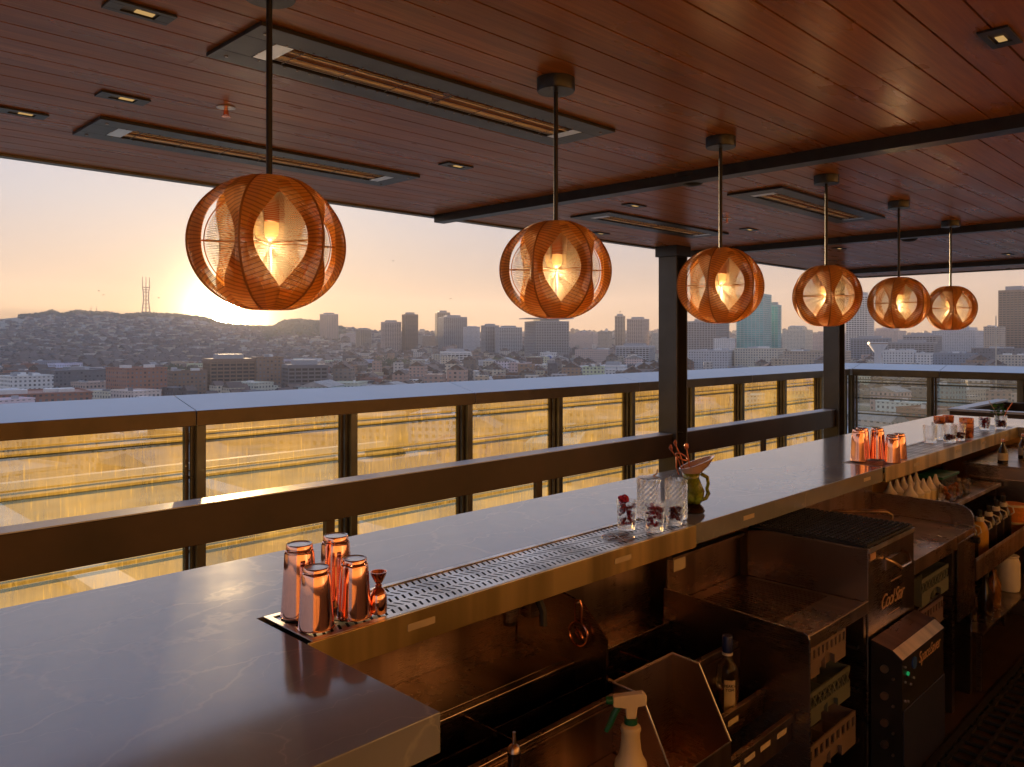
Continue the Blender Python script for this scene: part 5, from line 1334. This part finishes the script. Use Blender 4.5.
# the mass of far houses climbing the hills
rm = random.Random(11)
bm = bmesh.new(); lay = bm.loops.layers.color.new('tint')
tones = [(.70,.67,.64),(.62,.56,.48),(.52,.50,.50),(.40,.37,.35),(.50,.40,.33),(.34,.24,.2),(.58,.48,.44),(.66,.62,.55),(.26,.26,.29)]
cells = {}
for a,b_,q in taken: cells.setdefault((int(a//100),int(b_//100)),[]).append((a,b_,q))
made = 0
for n_ in range(26000):
    px = rm.uniform(-260,1290); u_ = rm.random(); d = 640*(4700/640)**(u_**.8)
    if d > 1400 and 262 < px < 345 and d>2900: continue
    cy_ = (HY-crest_y(px))/F*5200
    if px < 262 and d > 3400 and rm.random() < .75: continue
    if px < 262 and d > 3780: continue
    x,y = ray_xy(px,d); s_ = rm.uniform(8,17)*(1 if d<1500 else 1.2)
    if d < 1700:
        ci = (int(x//100),int(y//100)); bad=False
        for i in (-1,0,1):
            for j in (-1,0,1):
                for a,b_,q in cells.get((ci[0]+i,ci[1]+j),()):
                    if (x-a)**2+(y-b_)**2 < (q+s_*.6)**2: bad=True
        if bad: continue
    h = rm.choice([6,7,8,9,11])*(1.15 if px>350 else 1) + (rm.uniform(4,16) if rm.random()<.10 and px>340 else 0)
    rz = .62 if px>300 else .25+.3*math.sin(px*.02); z = ground_z(px,d)-2
    ca,sa = math.cos(rz),math.sin(rz); hw=s_/2; hd=s_*rm.uniform(.35,.8)
    vs_=[bm.verts.new((x+ca*p-sa*q,y+sa*p+ca*q,z+zz)) for zz in (0,h+2) for p,q in ((-hw,-hd),(hw,-hd),(hw,hd),(-hw,hd))]
    tcol = rm.choice(tones); k_ = rm.uniform(1.0,1.25)
    fs=[(4,5,6,7),(0,1,5,4),(1,2,6,5),(2,3,7,6),(3,0,4,7)]
    if rm.random()<.4:
        r0=bm.verts.new((x-ca*hw,y-sa*hw,z+h+2+hd*.6)); r1=bm.verts.new((x+ca*hw,y+sa*hw,z+h+2+hd*.6))
        faces=[bm.faces.new([vs_[i] for i in f]) for f in fs[1:]]
        rf=[bm.faces.new((vs_[4],vs_[5],r1,r0)),bm.faces.new((vs_[6],vs_[7],r0,r1)),bm.faces.new((vs_[5],vs_[6],r1)),bm.faces.new((vs_[7],vs_[4],r0))]
        for f in rf:
            for lp in f.loops: lp[lay]=(.28*k_,.22*k_,.2*k_,1)
    else:
        faces=[bm.faces.new([vs_[i] for i in f]) for f in fs]
    for f in faces:
        for lp in f.loops: lp[lay]=(*[v*k_ for v in tcol],1)
    made += 1
me = bpy.data.meshes.new('far_houses'); bm.to_mesh(me); bm.free(); me.materials.append(M['city_mass'])
o = bpy.data.objects.new('far_houses', me); col.objects.link(o); tag(o,'mass of far small houses covering the plain and climbing the hills','far houses',kind='stuff')
# trees
def tree(px,d,h,rw,lb,m='leaf',wood=False):
    x,y = ray_xy(px,d); z=ground_z(px,d)
    e = empty('tree',(x,y,z-.5),lb,'tree','dark trees among the houses')
    b = MB(); b.tube([(0,0,0),(.2,.1,h*.3),(0,.2,h*.62)],[h*.035,h*.028,h*.012],7)
    for k in range(5):
        a=k*1.26; b.tube([(0,0,h*(.3+.04*k)),(math.cos(a)*rw*.35,math.sin(a)*rw*.35,h*(.5+.05*k))],[h*.015,h*.006],5)
    b.build('trunk', M['tree_bark'], e, world=False)
    b = MB(); lobes=[(rnd.uniform(-.6,.6)*rw,rnd.uniform(-.6,.6)*rw,h*rnd.uniform(.42,.85),rnd.uniform(.28,.5)*rw) for _ in range(9)]
    for (lx,ly,lz,lr) in lobes:
        for q in range(70):
            v=Vector((rnd.gauss(0,1),rnd.gauss(0,1),rnd.gauss(0,1))).normalized()*lr*rnd.uniform(.55,1.08); c=Vector((lx,ly,lz))+Vector((v.x,v.y,v.z*.75)); s_=lr*rnd.uniform(.12,.24)
            u=Vector((rnd.gauss(0,1),rnd.gauss(0,1),rnd.gauss(0,1))).normalized(); w2=u.orthogonal().normalized()
            b.poly([c+u*s_,c+w2*s_*.6,c-u*s_,c-w2*s_*.6])
    b.build('crown', M[m], e, world=False, fix=False)
for (px,d,h,rw,lb) in [(96,860,20,9,'pointed dark tree above the brick hall, left one'),(101,870,16,9,'rounded dark tree above the brick hall, right one'),(390,1150,22,26,'broad dark tree mound left of the white striped block, left half'),(402,1160,20,24,'broad dark tree mound left of the white striped block, right half'),(352,1100,15,20,'olive tree clump right of the glass office block'),(368,1120,14,18,'olive tree beside the broad tree mound'),(503,1200,24,22,'dark tree below the twin slabs, left one'),(514,1210,20,20,'dark tree below the twin slabs, right one'),(170,980,18,22,'sunlit olive tree clump left of the sun'),(183,990,17,20,'sunlit olive tree just left of the sun'),(131,1000,15,18,'olive tree behind the brick hall'),(484,1020,14,14,'small tree right of the white striped block'),(60,900,12,12,'small dark tree behind the dark grey shed'),(880,760,15,10,'small tree below the fifth pendant'),(700,820,14,10,'small tree beside the first column'),(955,800,13,9,'small tree below the last pendant')]:
    tree(px,d,h,rw,lb,'leaf' if rnd.random()<.5 else 'leaf2')
# woods on the round hill and along the ridge
b = MB(); rw_ = random.Random(5)
for n_ in range(5200):
    if rw_.random()<.62: px=rw_.uniform(264,345); d=rw_.uniform(2700,4000)
    else: px=rw_.uniform(20,262); d=rw_.uniform(3700,4000)
    x,y=ray_xy(px,d); z=ground_z(px,d)+rw_.uniform(2,11)
    for q in range(4):
        c=Vector((x+rw_.uniform(-9,9),y+rw_.uniform(-9,9),z+rw_.uniform(-3,4))); u=Vector((rw_.gauss(0,1),rw_.gauss(0,1),rw_.gauss(0,1))).normalized(); w2=u.orthogonal().normalized(); s_=rw_.uniform(4,8)
        b.poly([c+u*s_,c+w2*s_,c-u*s_,c-w2*s_])
o = b.build('woods', M['leaf2'], fix=False); tag(o,'dark woods on the round hill and along the ridge line','woods',kind='stuff')
# lower roof of the building, seen through the glass
b = MB(); b.box(-26,26,5.6,36,-4.7,-4.5); struct(b.build('lower_roof', M['roof_low']))
b = MB(); b.box(-26,26,5.42,5.58,-30,-.31); struct(b.build('building_face', M['kerb']))
for (x0,x1,y0,y1,h,lb) in ((6.4,7.4,5.8,35.5,.35,'pale low upstand running away across the lower roof at left'),(-26,26,35.6,36,.7,'pale parapet along the far edge of the lower roof'),(14,15,5.8,35.5,.35,'second pale upstand running across the lower roof farther right')):
    b = MB(); b.box(x0,x1,y0,y1,-4.49,-4.5+h); o=b.build('roof_upstand', M['kerb']); tag(o,lb,'upstand','pale upstands on the lower roof')
for i,(x,y,w_,h,lb) in enumerate(((2.0,17,2.4,1.5,'grey air unit on the lower roof at far left'),(11.5,20,3,1.6,'grey air unit between the two upstands of the lower roof'),(19,26,3.4,1.7,'grey air unit at the right of the lower roof'))):
    e = empty('air_unit',(x,y,-4.499),lb,'air unit','air units on the lower roof')
    b = MB(); b.box(-w_/2,w_/2,-w_/3,w_/3,.15,h); b.build('housing', M['cap'], e, world=False, bevel=.03)
    b = MB(); b.lathe([(w_*.22,h+.001),(w_*.24,h+.001),(w_*.24,h+.18),(w_*.22,h+.18)],24); b.build('fan_ring', M['black_metal'], e, world=False)
    b = MB(); b.box(-w_/2+.1,-w_/2+.3,-w_/3,w_/3,0,.149); b.box(w_/2-.3,w_/2-.1,-w_/3,w_/3,0,.149); b.build('skid', M['black_metal'], e, world=False)
# birds
for (px,py,lb) in ((99,291,'small bird above the radio mast hill, left one'),(103,295,'small bird close right of the leftmost bird'),(159,298,'small bird between the radio mast and the sun'),(393,261,'lone bird high between the first two pendants'),(450,299,'small bird above the broad hatched tower'),(619,312,'tiny bird above the slim tan tower')):
    d=140; x,y=ray_xy(px,d); z=ZC-(py-HY)/F*d
    e = empty('bird',(x,y,z),lb,'bird','birds in the evening sky',rz=rnd.uniform(0,3))
    b = MB(); b.tube([(0,-.16,0),(0,-.05,.01),(0,.08,0),(0,.2,-.01)],[.01,.035,.03,.008],6); b.build('body', M['black_metal'], e, world=False)
    b = MB(); b.poly([(0,-.06,.01),(.22,-.03,.10),(.42,.03,.04),(.2,.06,.09),(0,.07,.01)]); b.poly([(0,-.06,.01),(-.22,-.03,.10),(-.42,.03,.04),(-.2,.06,.09),(0,.07,.01)]); b.build('wing', M['black_metal'], e, world=False)
# haze
HAZE = 1.15e-4
b = MB(); b.box(-7000,7000,-7000,7000,-56,445)
hz = b.build('haze', basic('tmp',(1,1,1)), None); 
t = NT('haze_air'); v = t.n('ShaderNodeVolumePrincipled'); v.inputs['Color'].default_value=(.95,.86,.82,1); v.inputs['Density'].default_value=HAZE; v.inputs['Anisotropy'].default_value=.03
t.l(v.outputs[0], t.out.inputs['Volume']); hz.data.materials.clear(); hz.data.materials.append(t.m); hz['kind']='stuff'; hz['label']='thin evening haze over the city'; hz['category']='haze'
